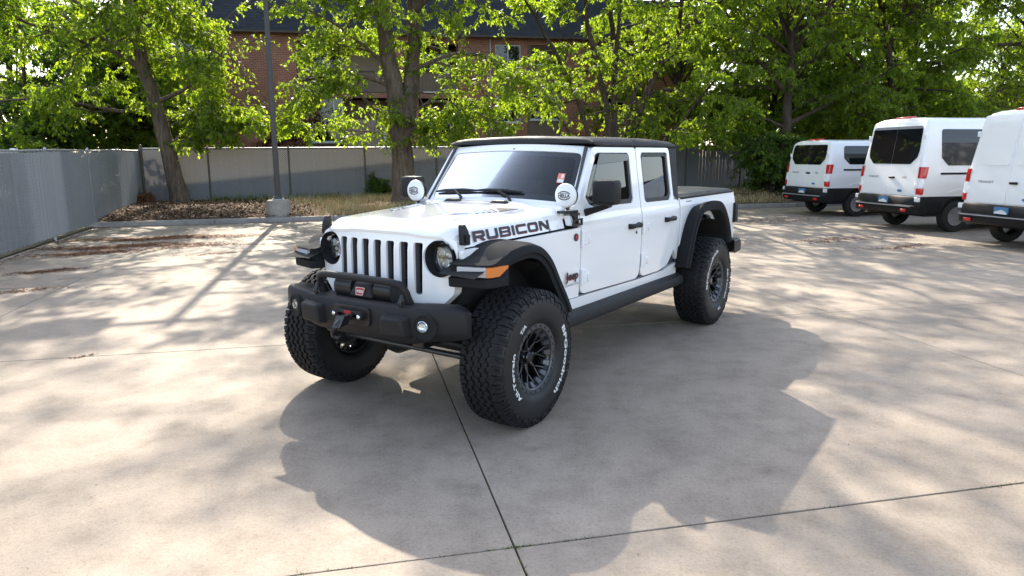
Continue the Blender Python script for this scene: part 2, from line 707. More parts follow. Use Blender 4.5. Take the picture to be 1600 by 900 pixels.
for _ in range(2600):           # along the side fence
    t = random.random(); w = abs(random.gauss(0, .16))
    q = lp + (lq - lp) * t + np.array([.963, .27]) * (w + .02)
    pts.append((q[0], q[1], 0.002))
scatter_flakes('leaf_litter', pts, 0.05, MAT['litter'], 'reddish brown fallen seeds and leaf litter lying on the concrete', 'leaf litter', 0.004, 0.15)


def blades(name, pts, h, mat, label, cat, wid=0.009, lean=0.45):
    n = len(pts)
    pts = np.asarray(pts)
    a = rng.uniform(0, 2 * np.pi, n)
    hh = h * rng.uniform(0.4, 1.3, n)
    w = np.stack([np.cos(a), np.sin(a), np.zeros(n)], 1) * wid / 2
    b = rng.uniform(0, 2 * np.pi, n)
    le = np.abs(rng.normal(0, lean, n))
    top = np.stack([np.cos(b) * le, np.sin(b) * le, np.ones(n)], 1) * hh[:, None]
    mid = top * 0.55
    mid[:, 2] *= 1.12
    V = np.stack([pts - w, pts + w, pts + mid + w * .8, pts + mid - w * .8, pts + top], 1)
    base = np.arange(n)[:, None] * 5
    F = np.concatenate([base + np.array([[0, 1, 2, 3]])], 1).ravel()
    F3 = (base + np.array([[3, 2, 4]])).ravel()
    me = fast_mesh(name, V.reshape(-1, 3), np.concatenate([F, F3]), np.concatenate([np.full(n, 4), np.full(n, 3)]))
    me.materials.append(mat)
    return tag(link(bpy.data.objects.new(name, me)), label, cat, kind='stuff')


pts = []
for _ in range(42000):
    x = random.triangular(4.2, 28, 7.5) if random.random() < .85 else random.uniform(4, 40)
    d = random.uniform(0.25, 5.7)
    if math.sin(x * 1.9 + d * 1.3) + math.sin(d * 2.7 - x) < random.uniform(-1.6, 1.0):
        continue
    q = K0 + KU * x + KV * d
    pts.append((q[0], q[1], bed_z(d) - .01))
blades('dry_grass', pts, 0.20, MAT['drygrass'], 'straw coloured dry grass growing in the bed behind the kerb', 'grass', 0.014)
pts = []
for _ in range(9000):
    x = random.uniform(2.0, 30)
    d = 5.75 - abs(random.gauss(0, 0.35))
    if math.sin(x * 2.3) + math.sin(x * 5.1) < random.uniform(-1.2, .6):
        continue
    q = K0 + KU * x + KV * d
    pts.append((q[0], q[1], bed_z(d) - .01))
blades('green_weeds', pts, 0.24, MAT['greengrass'], 'thin green weeds along the foot of the slatted back fence', 'weeds', 0.012)
pts = []
for _ in range(520):            # lone bits across the slabs
    q = (random.uniform(-7, 9), random.uniform(2, 17))
    pts.append((q[0], q[1], 0.001))
scatter_flakes('grit', pts, 0.014, MAT['litter'], 'tiny brown specks of grit scattered over the concrete slabs', 'grit', 0.002, 0.1)
pts = []
for (s, t, n, sp) in ((0.67, 2.92, 90, .05), (1.02, 2.92, 40, .06), (-.1, 2.92, 26, .05), (-.28, 2.92, 14, .03), (3.4, 2.92, 70, .09), (.67, 3.55, 14, .03), (.67, 4.3, 12, .03),
                      (.4, 2.92, 18, .06), (2.2, 2.92, 14, .12), (.67, 2.7, 16, .1)):
    for _ in range(n):
        e = random.gauss(0, sp)
        if t == 2.92:
            q = VB * (s + e) + VA * (t + random.uniform(-.005, .005))
        else:
            q = VB * (s + random.uniform(-.005, .005)) + VA * (t + e)
        pts.append((q[0], q[1], -0.012))
blades('joint_weeds', pts, 0.017, MAT['greengrass'], 'tiny green moss and weeds sprouting in the slab joints', 'weeds', 0.006, 0.9)

# ================================================================== FENCES
MAT['galv'] = plain('galvanised_steel', (0.36, 0.37, 0.38), 0.5, 0.7, var=0.15, vscale=20)
MAT['galv_dark'] = plain('weathered_post', (0.10, 0.095, 0.09), 0.6, 0.4, var=0.25, vscale=12)
MAT['white_metal'] = plain('white_painted_metal', (0.75, 0.75, 0.73), 0.45)


def slat_mat(name, lo, hi, tr):
    m, nt, b = new_mat(name)
    gg = nt.nodes.new('ShaderNodeNewGeometry')
    r = ramp(nt, gg.outputs['Random Per Island'], [(0, lo), (1, hi)])
    L(nt, r.outputs['Color'], b.inputs['Base Color'])
    b.inputs['Roughness'].default_value = 0.5
    t = nt.nodes.new('ShaderNodeBsdfTranslucent')
    t.inputs['Color'].default_value = (0.36, 0.33, 0.29, 1)
    mx = nt.nodes.new('ShaderNodeMixShader')
    mx.inputs['Fac'].default_value = tr
    L(nt, b.outputs['BSDF'], mx.inputs[1]); L(nt, t.outputs['BSDF'], mx.inputs[2])
    L(nt, mx.outputs['Shader'], nt.nodes['Material Output'].inputs['Surface'])
    return m


MAT['slat'] = slat_mat('grey_privacy_slat', (0.125, 0.14, 0.165), (0.145, 0.16, 0.185), 0.10)
MAT['slat_skylit'] = slat_mat('skylit_privacy_slat', (0.315, 0.33, 0.36), (0.335, 0.35, 0.38), 0.08)  # same slats as the back fence, lightened in colour to stand for skylight


def chain_fence(name, p0, p1, z0, z1, h, label, posts, post_mat, thick_first=False, sag=0.0, slat='slat'):
    """p0 -> p1 in plan; z0, z1 ground heights; posts = distances along"""
    p0 = np.array(p0, float); p1 = np.array(p1, float)
    ln = float(np.hypot(*(p1 - p0)))
    ang = math.atan2(p1[1] - p0[1], p1[0] - p0[0])
    root = empty(name, (p0[0], p0[1], 0), ang, label, 'fence', 'slatted chain link fences')
    zb = lambda x: z0 + (z1 - z0) * x / ln
    # slats (each a thin two-sided strip, slightly folded), joined
    pitch, wd = 0.0715, 0.070
    n = int(ln / pitch)
    x = (np.arange(n) + 0.5) * pitch
    wob = sag * np.sin(x * 0.9) + rng.normal(0, 0.001, n)
    top = z0 + (z1 - z0) * x / ln + h - 0.045 + rng.normal(0, 0.007, n) - sag * 0.6 * (1 + np.sin(x * 1.3))
    bot = z0 + (z1 - z0) * x / ln + 0.04 + rng.normal(0, 0.008, n)
    lean = rng.normal(0, 0.002, n)
    cols = []
    for zz, tt in ((bot, 0), (top, 1)):
        for dx, dy in ((-wd / 2, 0.0), (0, 0.002), (wd / 2, 0.0)):
            cols.append(np.stack([x + dx + lean * tt, wob + dy, zz], 1))
    V = np.stack(cols, 1)
    base = np.arange(n)[:, None] * 6
    F = np.concatenate([base + np.array([[0, 1, 4, 3]]), base + np.array([[1, 2, 5, 4]])], 1).ravel()
    me = fast_mesh('privacy_slats', V.reshape(-1, 3), F, np.full(2 * n, 4))
    me.materials.append(MAT[slat])
    o = link(bpy.data.objects.new('privacy_slats', me), root)
    o['kind'] = 'stuff'
    # woven wire: two families of zig-zag diagonals, 3-sided wires on the camera side
    cell = 0.0715
    rad = 0.0030
    vs, fs = [], []
    nd = int((ln + h) / cell) + 1
    for fam in (0, 1):
        for k in range(nd):
            a = k * cell - (h if fam == 0 else 0)
            xa, za = a, 0.0
            xb, zbb = (a + h, h) if fam == 0 else (a - h, h)
            # clip to 0..ln
            t0, t1 = 0.0, 1.0
            dx = xb - xa
            for lim, sg in ((0, 1), (ln, -1)):
                ta = (lim - xa) / dx
                if sg * dx > 0:
                    t0 = max(t0, ta)
                else:
                    t1 = min(t1, ta)
            if t1 - t0 < 0.02:
                continue
            P = [(xa + dx * t, -0.012 + (0.004 if fam else 0), zb(xa + dx * t) + 0.03 + (h - 0.05) * t) for t in (t0, t1)]
            o_ = len(vs)
            nrm = 0.7071
            sx = -nrm if fam == 0 else nrm
            for (px_, py_, pz_) in P:
                vs += [(px_ + sx * rad, py_, pz_ + nrm * rad), (px_ - sx * rad, py_, pz_ - nrm * rad), (px_, py_ - rad * 1.5, pz_)]
            for j in range(3):
                k2 = (j + 1) % 3
                fs += [o_ + j, o_ + k2, o_ + 3 + k2, o_ + 3 + j]
    me = fast_mesh('wire_mesh', vs, fs, np.full(len(fs) // 4, 4))
    me.materials.append(MAT['galv'])
    w = link(bpy.data.objects.new('wire_mesh', me), root)
    w['kind'] = 'stuff'
    mb = MB()
    mb.tube([(xx, 0.022, zb(xx) + h - 0.012 - 0.5 * sag * (1 + math.sin(xx * 1.3))) for xx in np.linspace(0, ln, 30)], 0.021, 8)
    mb.build('top_rail', MAT['galv'], root, smooth=60)
    for k, px_ in enumerate(posts):
        mb = MB()
        rr_ = 0.045 if (k == 0 and thick_first) else 0.03
        hh = h + (0.07 if k == 0 and thick_first else 0.0)
        mb.cyl((0, 0, -0.1), (0, 0, hh), rr_, 12)
        mb.lathe([(hh, rr_ * 1.12), (hh + .02, rr_ * 1.1), (hh + .045, rr_ * .5), (hh + .055, 0)], axis='z', n=12)
        po = mb.build('post', post_mat, root, smooth=50)
        po.location = (px_, -0.03 if thick_first else 0.03, zb(px_))
    return root


back_len = 44.0
chain_fence('chain_link_fence', FC, FC + FU * back_len, 0.16, 0.36, 1.86,
            'long grey slatted chain link fence in front of the brick building', [0.06] + [2.05 + 2.55 * k for k in range(16)], MAT['galv_dark'], True)
for c_ in bpy.data.objects:
    if c_.parent and c_.parent.name == 'chain_link_fence' and c_.name.startswith('post') and abs(c_.location.x - 0.06) > .01:
        c_.location.y = -0.035
lf_end = FC - lv * 21
chain_fence('chain_link_fence', lf_end, FC, 0.0, 0.13, 1.845,
            'grey slatted chain link fence running along the left side of the lot', [0.5 + 3.0 * k for k in range(7)], MAT['galv'], False, 0.02, 'slat_skylit')
# small feet / ties along the side fence
# white rail end beyond the side fence
wr = empty('white_rail', (0, 0, 0), 0, 'white metal rail standing behind the left slatted fence', 'rail')
pr = at_depth(22, 236, 16.5)
pl = at_depth(-60, 240, 14.5)
mb = MB(); mb.tube([(pl[0], pl[1], pr[2] - .03), (pr[0], pr[1], pr[2] - .03)], 0.05, 10); mb.build('rail', MAT['white_metal'], wr, smooth=50)
mb = MB(); mb.box((pr[0] - .06, pr[1] - .06, 0.03), (pr[0] + .06, pr[1] + .06, pr[2] + .06)); mb.build('post', MAT['white_metal'], wr, bevel=.008)

# ================================================================== LAMP POST
MAT['bronze'] = plain('dark_bronze_paint', (0.045, 0.040, 0.038), 0.45, 0.3, var=0.2, vscale=6)
MAT['footing'] = concrete_mat('footing_concrete', (0.36, 0.33, 0.28), 0.7)
LP = np.array([-6.45, 19.75])
lamp = empty('lamp_post', (LP[0], LP[1], 0), KA, 'tall dark bronze square lamp post on a round concrete footing', 'lamp post')
mb = MB()
mb.lathe([(0.0, .33), (.10, .335), (.50, .325), (.56, .30), (.575, .26), (.576, 0)], axis='z', n=28)
mb.build('concrete_footing', MAT['footing'], lamp, smooth=40)
mb = MB(); mb.box((-.15, -.15, .574), (.15, .15, .60)); mb.build('base_plate', MAT['galv'], lamp, bevel=.004)
mb = MB()
mb.hexa([(-.11, -.11, .598), (.11, -.11, .598), (.11, .11, .598), (-.11, .11, .598), (-.085, -.085, .70), (.085, -.085, .70), (.085, .085, .70), (-.085, .085, .70)])
mb.build('base_cover', MAT['bronze'], lamp, bevel=.006)
mb = MB()
mb.hexa([(-.075, -.075, .69), (.075, -.075, .69), (.075, .075, .69), (-.075, .075, .69), (-.06, -.06, 9.1), (.06, -.06, 9.1), (.06, .06, 9.1), (-.06, .06, 9.1)])
mb.build('pole', MAT['bronze'], lamp, bevel=.012, seg=3)
for sx in (-1, 1):
    mb = MB(); mb.box((sx * .05, -.04, 8.86), (sx * .62, .04, 8.95)); mb.build('arm', MAT['bronze'], lamp, bevel=.006)
    mb = MB(); mb.box((sx * .62, -.32, 8.80), (sx * 1.42, .32, 9.0)); hd = mb.build('lamp_head', MAT['bronze'], lamp, bevel=.02)
    mb = MB(); mb.box((sx * .70, -.26, 8.785), (sx * 1.34, .26, 8.798)); mb.build('lens', MAT['white_metal'], hd)
for kx_, ky_ in ((-.12, -.12), (.12, -.12), (.12, .12), (-.12, .12)):
    mb = MB(); mb.cyl((kx_, ky_, .6), (kx_, ky_, .65), .014, 6); mb.build('anchor_bolt', MAT['galv'], lamp)
mb = MB(); mb.box((-.03, -.085, .82), (.03, -.07, .98)); mb.build('hand_hole_cover', MAT['bronze'], lamp, bevel=.004)

# ================================================================== BUILDINGS
def brick_mat():
    m, nt, b = new_mat('red_brick')
    t = nt.nodes.new('ShaderNodeTexCoord')
    mp = nt.nodes.new('ShaderNodeMapping')
    sp = nt.nodes.new('ShaderNodeSeparateXYZ')
    L(nt, t.outputs['Object'], sp.inputs['Vector'])
    ad = nt.nodes.new('ShaderNodeMath'); ad.operation = 'ADD'
    L(nt, sp.outputs['X'], ad.inputs[0]); L(nt, sp.outputs['Y'], ad.inputs[1])
    cb = nt.nodes.new('ShaderNodeCombineXYZ')
    L(nt, ad.outputs['Value'], cb.inputs['X']); L(nt, sp.outputs['Z'], cb.inputs['Y'])
    br = nt.nodes.new('ShaderNodeTexBrick')
    L(nt, cb.outputs['Vector'], br.inputs['Vector'])
    br.inputs['Scale'].default_value = 1.0
    br.inputs['Brick Width'].default_value = 0.235
    br.inputs['Row Height'].default_value = 0.082
    br.inputs['Mortar Size'].default_value = 0.007
    br.inputs['Mortar Smooth'].default_value = 0.2
    br.inputs['Bias'].default_value = -0.2
    br.inputs['Color1'].default_value = (0.33, 0.125, 0.070, 1)
    br.inputs['Color2'].default_value = (0.23, 0.085, 0.052, 1)
    br.inputs['Mortar'].default_value = (0.42, 0.33, 0.26, 1)
    n = noise(nt, 1.2, 5, .6)
    v = ramp(nt, n.outputs['Fac'], [(0.3, (0.8, 0.8, 0.8)), (0.7, (1.12, 1.1, 1.08))])
    L(nt, mixc(nt, 1.0, br.outputs['Color'], v.outputs['Color'], 'MULTIPLY'), b.inputs['Base Color'])
    b.inputs['Roughness'].default_value = 0.9
    bump(nt, b, br.outputs['Fac'], -0.4, 0.01)
    return m


def shingle_mat():
    m, nt, b = new_mat('dark_shingles')
    t = nt.nodes.new('ShaderNodeTexCoord')
    sp = nt.nodes.new('ShaderNodeSeparateXYZ')
    L(nt, t.outputs['Object'], sp.inputs['Vector'])
    cb = nt.nodes.new('ShaderNodeCombineXYZ')
    L(nt, sp.outputs['X'], cb.inputs['X']); L(nt, sp.outputs['Z'], cb.inputs['Y'])
    br = nt.nodes.new('ShaderNodeTexBrick')
    L(nt, cb.outputs['Vector'], br.inputs['Vector'])
    br.inputs['Scale'].default_value = 1.0
    br.inputs['Brick Width'].default_value = 0.30
    br.inputs['Row Height'].default_value = 0.14
    br.inputs['Mortar Size'].default_value = 0.008
    br.inputs['Color1'].default_value = (0.030, 0.036, 0.046, 1)
    br.inputs['Color2'].default_value = (0.018, 0.021, 0.028, 1)
    br.inputs['Mortar'].default_value = (0.010, 0.011, 0.014, 1)
    L(nt, br.outputs['Color'], b.inputs['Base Color'])
    b.inputs['Roughness'].default_value = 0.9
    bump(nt, b, br.outputs['Fac'], -0.5, 0.02)
    return m


MAT['brick'] = brick_mat()
MAT['shingle'] = shingle_mat()
MAT['brown_panel'] = plain('brown_siding', (0.17, 0.125, 0.09), 0.7, var=0.12, vscale=3)
MAT['tan_panel'] = plain('tan_siding', (0.36, 0.28, 0.20), 0.7, var=0.1, vscale=3)
MAT['win_frame'] = plain('aluminium_window_frame', (0.52, 0.55, 0.55), 0.4, 0.3)
MAT['win_glass'] = glass('window_glass', (0.35, 0.40, 0.38))
MAT['curtain'] = plain('pale_curtain', (0.5, 0.52, 0.48), 0.8, var=.2, vscale=5)
MAT['dark_room'] = plain('dark_room', (0.07, 0.065, 0.06), 0.9)
MAT['trim'] = plain('dark_brown_trim', (0.06, 0.045, 0.035), 0.6)
MAT['red_cloth'] = plain('red_cloth', (0.45, 0.03, 0.025), 0.8, var=.2)
MAT['yellow_cloth'] = plain('yellow_cloth', (0.6, 0.42, 0.06), 0.8)

BA = R(9.4)
BP = np.array([-13.61, 35.0])
BU = np.array([math.cos(BA), math.sin(BA)])
BN = np.array([-BU[1], BU[0], 0.0])


def fac(px, py):
    q = on_plane(px, py, (BP[0], BP[1], 0), BN)
    return float((q[:2] - BP) @ BU), float(q[2])


bld = empty('apartment_building', (BP[0], BP[1], 0), BA, 'red brick apartment building with a dark shingled mansard roof behind the fence', 'building')
EAVE = 7.58
U0, U1 = fac(188, 200)[0], 24.0


def frect(x0, y0, x1, y1):
    a, c = fac(x0, y1), fac(x1, y0)
    return [a[0], a[1], c[0], c[1]]


wins = []            # u0, z0, u1, z1
lw = frect(266, 146, 318, 193)
wins.append(lw)
wins.append([lw[0], lw[1] + 2.75, lw[2], lw[3] + 2.75])
rw = frect(829, 148, 873, 187)
strip_win = [rw, [rw[0], rw[1] + 2.75, rw[2], rw[3] + 2.62]]
bal = [fac(463, 100)[0], 0, fac(612, 100)[0], 0]
bal_lo = [bal[0], 1.55, bal[2], 4.55]
bal_hi = [bal[0], 4.78, bal[2], 7.15]
bal2 = [fac(652, 100)[0], 0, fac(716, 100)[0], 0]
bal2_lo = [bal2[0], 1.55, bal2[2], 4.55]
bal2_hi = [bal2[0], 4.78, bal2[2], 7.15]
strip = [fac(824, 180)[0], 1.0, fac(878, 180)[0], 7.2]
wins2 = [[13.0, 3.4, 14.3, 4.7], [13.0, 6.1, 14.3, 7.2], [18.5, 3.4, 19.8, 4.7], [18.5, 6.1, 19.8, 7.2]]
holes = wins + wins2 + [bal_lo, bal_hi, bal2_lo, bal2_hi, strip]
mb = MB()
hl = [[(r_[0], r_[1]), (r_[2], r_[1]), (r_[2], r_[3]), (r_[0], r_[3])] for r_ in holes]
mb.prism([(U0, 0), (U1, 0), (U1, EAVE), (U0, EAVE)], hl, lambda a, b_, d: (a, d, b_), 0.0, 0.3)
mb.box((U0, 0.3, 0), (U0 + .3, 11, EAVE)); mb.box((U1 - .3, 0.3, 0), (U1, 11, EAVE))
mb.box((U0 + .3, 10.7, 0), (U1 - .3, 11, EAVE))
mb.build('wall', MAT['brick'], bld)
mb = MB(); mb.box((U0 + .31, .5, 0.0), (U1 - .31, 10.6, .3)); mb.box((U0 + .31, 2.4, 0.31), (U1 - .31, 2.5, EAVE - .05)); mb.build('interior', MAT['dark_room'], bld)
# mansard
mb = MB()
y0, z0, y1, z1 = -.42, EAVE - .02, .62, 9.62
mb.hexa([(U0 - .4, y0, z0), (U1 + .4, y0, z0), (U1 + .4, 11.4, z0), (U0 - .4, 11.4, z0), (U0 + .6, y1, z1), (U1 - .6, y1, z1), (U1 - .6, 10.4, z1), (U0 + .6, 10.4, z1)])
rf = mb.build('mansard_roof', MAT['shingle'], bld)
mb = MB(); mb.box((U0 - .41, y0 - .02, z0 - .10), (U1 + .41, y0 + .16, z0 - .003)); mb.build('fascia', MAT['trim'], rf)


def window(root, r_, dep=0.10, mull=(0.5,), curtain=None):
    u0, w0, u1, w1 = r_
    fr = .055
    mb = MB()
    inner = [(u0 + fr, w0 + fr), (u1 - fr, w0 + fr), (u1 - fr, w1 - fr), (u0 + fr, w1 - fr)]
    mb.prism([(u0, w0), (u1, w0), (u1, w1), (u0, w1)], [inner], lambda a, b_, d: (a, d, b_), dep, dep + .06)
    for t in mull:
        c = u0 + (u1 - u0) * t
        mb.box((c - .025, dep + .006, w0 + fr), (c + .025, dep + .05, w1 - fr))
    w = mb.build('window', MAT['win_frame'], root)
    mb = MB(); mb.box((u0 + fr * .8, dep + .028, w0 + fr * .8), (u1 - fr * .8, dep + .034, w1 - fr * .8)); mb.build('pane', MAT['win_glass'], w)
    mb = MB(); mb.box((u0 - .04, -.03, w0 - .06), (u1 + .04, dep + .05, w0 - .004)); mb.build('sill', MAT['win_frame'], w)
    if curtain:
        mb = MB()
        c0, c1 = u0 + (u1 - u0) * curtain[0], u0 + (u1 - u0) * curtain[1]
        k = 14
        mb.rings([[(c0 + (c1 - c0) * i / k, dep + .20 + .02 * (i % 2), zz) for i in range(k + 1)] for zz in (w0 + .02, w1 - .02)], close=False, cap0=False, cap1=False)
        mb.build('curtain', MAT['curtain'], w)
    return w


window(bld, wins[0], curtain=(.62, 1)); window(bld, wins[1], curtain=(0, .4))
for r_ in wins2:
    window(bld, r_, curtain=(.5, 1))
# brown window bay strip
mb = MB()
su0, _, su1, _ = strip
so = [(su0, 1.0), (su1, 1.0), (su1, 7.2), (su0, 7.2)]
sh = [[(r_[0], r_[1]), (r_[2], r_[1]), (r_[2], r_[3]), (r_[0], r_[3])] for r_ in strip_win]
mb.prism(so, sh, lambda a, b_, d: (a, d, b_), 0.05, 0.14)
for zz in (1.6, 2.2, 2.75, 5.0, 5.5):
    mb.box((su0 + .02, 0.035, zz), (su1 - .02, .0495, zz + .03))
bay = mb.build('bay_panel', MAT['brown_panel'], bld)
for r_ in strip_win:
    window(bld, r_, 0.07, curtain=(.55, .95))
# balconies: recesses with a glazed door, siding and a boarded railing
for lo, who in ((bal_lo, 0), (bal_hi, 1), (bal2_lo, 2), (bal2_hi, 3)):
    u0, w0, u1, w1 = lo
    bc = MB()
    bc.box((u0 + .001, .301, w0 - .12), (u1 - .001, 1.9, w0 - .003))
    b1 = bc.build('balcony', MAT['footing'], bld)
    mb = MB(); mb.box((u0 + .002, 1.75, w0), (u1 - .002, 1.8, w1)); mb.box((u0 + .002, .302, w0), (u0 + .05, 1.745, w1)); mb.box((u1 - .05, .302, w0), (u1 - .002, 1.745, w1))
    mb.build('recess_wall', MAT['tan_panel'] if who < 2 else MAT['brown_panel'], b1)
    d0, d1 = (fac(486, 180)[0], fac(536, 180)[0]) if who < 2 else (u0 + .3, u1 - .3)
    if who == 0:
        # glazed door forward, flush with the front, and tan boarding beside it
        window(b1, [d0, fac(500, 222)[1], d1, fac(500, 150)[1]], .12, mull=(.72,), curtain=(.70, 1))
        zb0, zb1 = w0, fac(560, 186)[1]
        nb = 13
        e0, e1 = d1 + .06, fac(597, 180)[0]
        for k in range(nb):
            a0 = e0 + (e1 - e0) * k / nb
            mb = MB(); mb.box((a0 + .006, .10, zb0), (a0 + (e1 - e0) / nb - .006, .135, zb1)); mb.build('board', MAT['tan_panel'], b1)
        mb = MB(); mb.box((e0, .136, zb0), (e1, .16, zb1 - .02)); mb.box((e0 - .02, .085, zb1), (e1 + .02, .17, zb1 + .06)); mb.build('railing_cap', MAT['trim'], b1)
        mb = MB(); mb.box((fac(598, 180)[0], .08, w0), (fac(605, 180)[0], .2, zb1 + .1)); mb.build('white_post', MAT['white_metal'], b1)
        mb = MB()
        q = fac(606, 205)
        mb.rings([[(q[0] + .02 + .34 * i / 7, .22 + .03 * (i % 2), zz) for i in range(8)] for zz in (q[1] - .45, q[1] + .6)], close=False, cap0=False, cap1=False)
        tag(mb.build('hanging_cloth', MAT['red_cloth'], b1), 'red cloth')
    else:
        window(b1, [d0, w0 + .1, d1, w0 + 2.1], 1.60, mull=(.5,), curtain=(.5, .95))
        for k in range(11):
            a0 = u0 + .06 + (u1 - u0 - .12) * k / 11
            mb = MB(); mb.box((a0 + .005, .10, w0 + .05), (a0 + (u1 - u0 - .12) / 11 - .005, .13, w0 + 1.0)); mb.build('board', MAT['brown_panel'], b1)
        mb = MB(); mb.box((u0 + .01, .08, w0 + 1.0), (u1 - .01, .16, w0 + 1.06)); mb.box((u0 + .02, .131, w0 + .06), (u1 - .02, .15, w0 + .98)); mb.build('railing_cap', MAT['trim'], b1)
        if who == 1:
            q = fac(524, 116)
            mb = MB(); mb.box((q[0] - .16, .02, q[1] - .22), (q[0] + .16, .07, q[1] + .22)); tag(mb.build('red_flower_box', MAT['red_cloth'], b1))
            mb = MB(); mb.box((q[0] + .18, .02, q[1] - .28), (q[0] + .30, .07, q[1] + .12)); mb.build('yellow_flower_box', MAT['yellow_cloth'], b1)
uu = fac(767, 180)[0]
mb = MB(); mb.tube([(uu, -.05, .1), (uu, -.05, EAVE - .15)], .045, 8); mb.build('downpipe', MAT['galv'], bld, smooth=50)

# blue building far to the right, glimpsed through the trees
MAT['blue_wall'] = plain('blue_painted_wall', (0.10, 0.20, 0.36), 0.7, var=.1, vscale=1)
MAT['pale_wall'] = plain('pale_stucco', (0.55, 0.56, 0.55), 0.8, var=.08, vscale=1)
bb = empty('blue_building', (30, 50, 0), R(14), 'pale building with a blue wall seen beyond the parked vans', 'building')
mb = MB(); mb.box((-6, 0, 0), (18, 9, 5.2)); mb.build('wall', MAT['pale_wall'], bb)
mb = MB(); mb.box((-6.3, -.4, 5.201), (18.3, 9.3, 5.5)); mb.build('roof', MAT['trim'], bb)
mb = MB(); mb.box((2.2, -.06, 2.6), (4.2, -.002, 5.1)); mb.build('blue_panel', MAT['blue_wall'], bb)
for k in range(5):
    window(bb, [-5 + k * 4.4, 1.4, -3.6 + k * 4.4, 2.9], -.045)

# showroom guessed right of the frame, added to give the side glass a reflection
sr = empty('reflection_showroom', (47, 25, 0), R(121), 'pale showroom with a dark roof band, added out of view for reflections', 'building')
mb = MB(); mb.box((-30, -10, 0), (14, 0, 4.6)); mb.build('wall', MAT['pale_wall'], sr)
mb = MB(); mb.box((-30.6, -10.4, 4.601), (14.6, .6, 5.5)); mb.build('roof_band', MAT['trim'], sr)
for k in range(8):
    window(sr, [-28 + k * 5.0, .6, -24.6 + k * 5.0, 3.2], -.045 + .05)
# ================================================================== TREES
def bark_mat(name, c0, c1):
    m, nt, b = new_mat(name)
    t = nt.nodes.new('ShaderNodeNewGeometry')
    mp = nt.nodes.new('ShaderNodeMapping')
    mp.inputs['Scale'].default_value = (14, 14, 2.2)
    L(nt, t.outputs['Position'], mp.inputs['Vector'])
    n = noise(nt, 1.0, 8, 0.7, vec=mp.outputs['Vector'])
    r = ramp(nt, n.outputs['Fac'], [(0.3, c0), (0.7, c1)])
    L(nt, r.outputs['Color'], b.inputs['Base Color'])
    b.inputs['Roughness'].default_value = 0.95
    b.inputs['Specular IOR Level'].default_value = 0.1
    bump(nt, b, n.outputs['Fac'], 1.0, 0.05)
    return m


MAT['bark'] = bark_mat('elm_bark', (0.045, 0.034, 0.026), (0.20, 0.155, 0.12))
MAT['bark_dark'] = bark_mat('dark_bark', (0.03, 0.024, 0.018), (0.13, 0.10, 0.08))
MAT['leaf'] = leaf_mat('elm_leaf', [(0, (0.068, 0.112, 0.016)), (0.5, (0.105, 0.160, 0.024)), (1, (0.155, 0.205, 0.036))], 0.6, (0.60, 0.57, 0.14))
MAT['leaf_dark'] = leaf_mat('shrub_leaf', [(0, (0.040, 0.078, 0.014)), (0.6, (0.075, 0.125, 0.022)), (1, (0.11, 0.16, 0.032))], 0.52, (0.46, 0.50, 0.13))
MAT['leaf_brown'] = leaf_mat('dead_leaf', [(0, (0.13, 0.055, 0.03)), (0.6, (0.24, 0.11, 0.06)), (1, (0.32, 0.19, 0.10))], 0.3, (0.22, 0.14, 0.08))
MAT['leaf_yellow'] = leaf_mat('yellowing_leaf', [(0, (0.14, 0.15, 0.02)), (1, (0.24, 0.21, 0.03))], 0.5, (0.28, 0.28, 0.07))


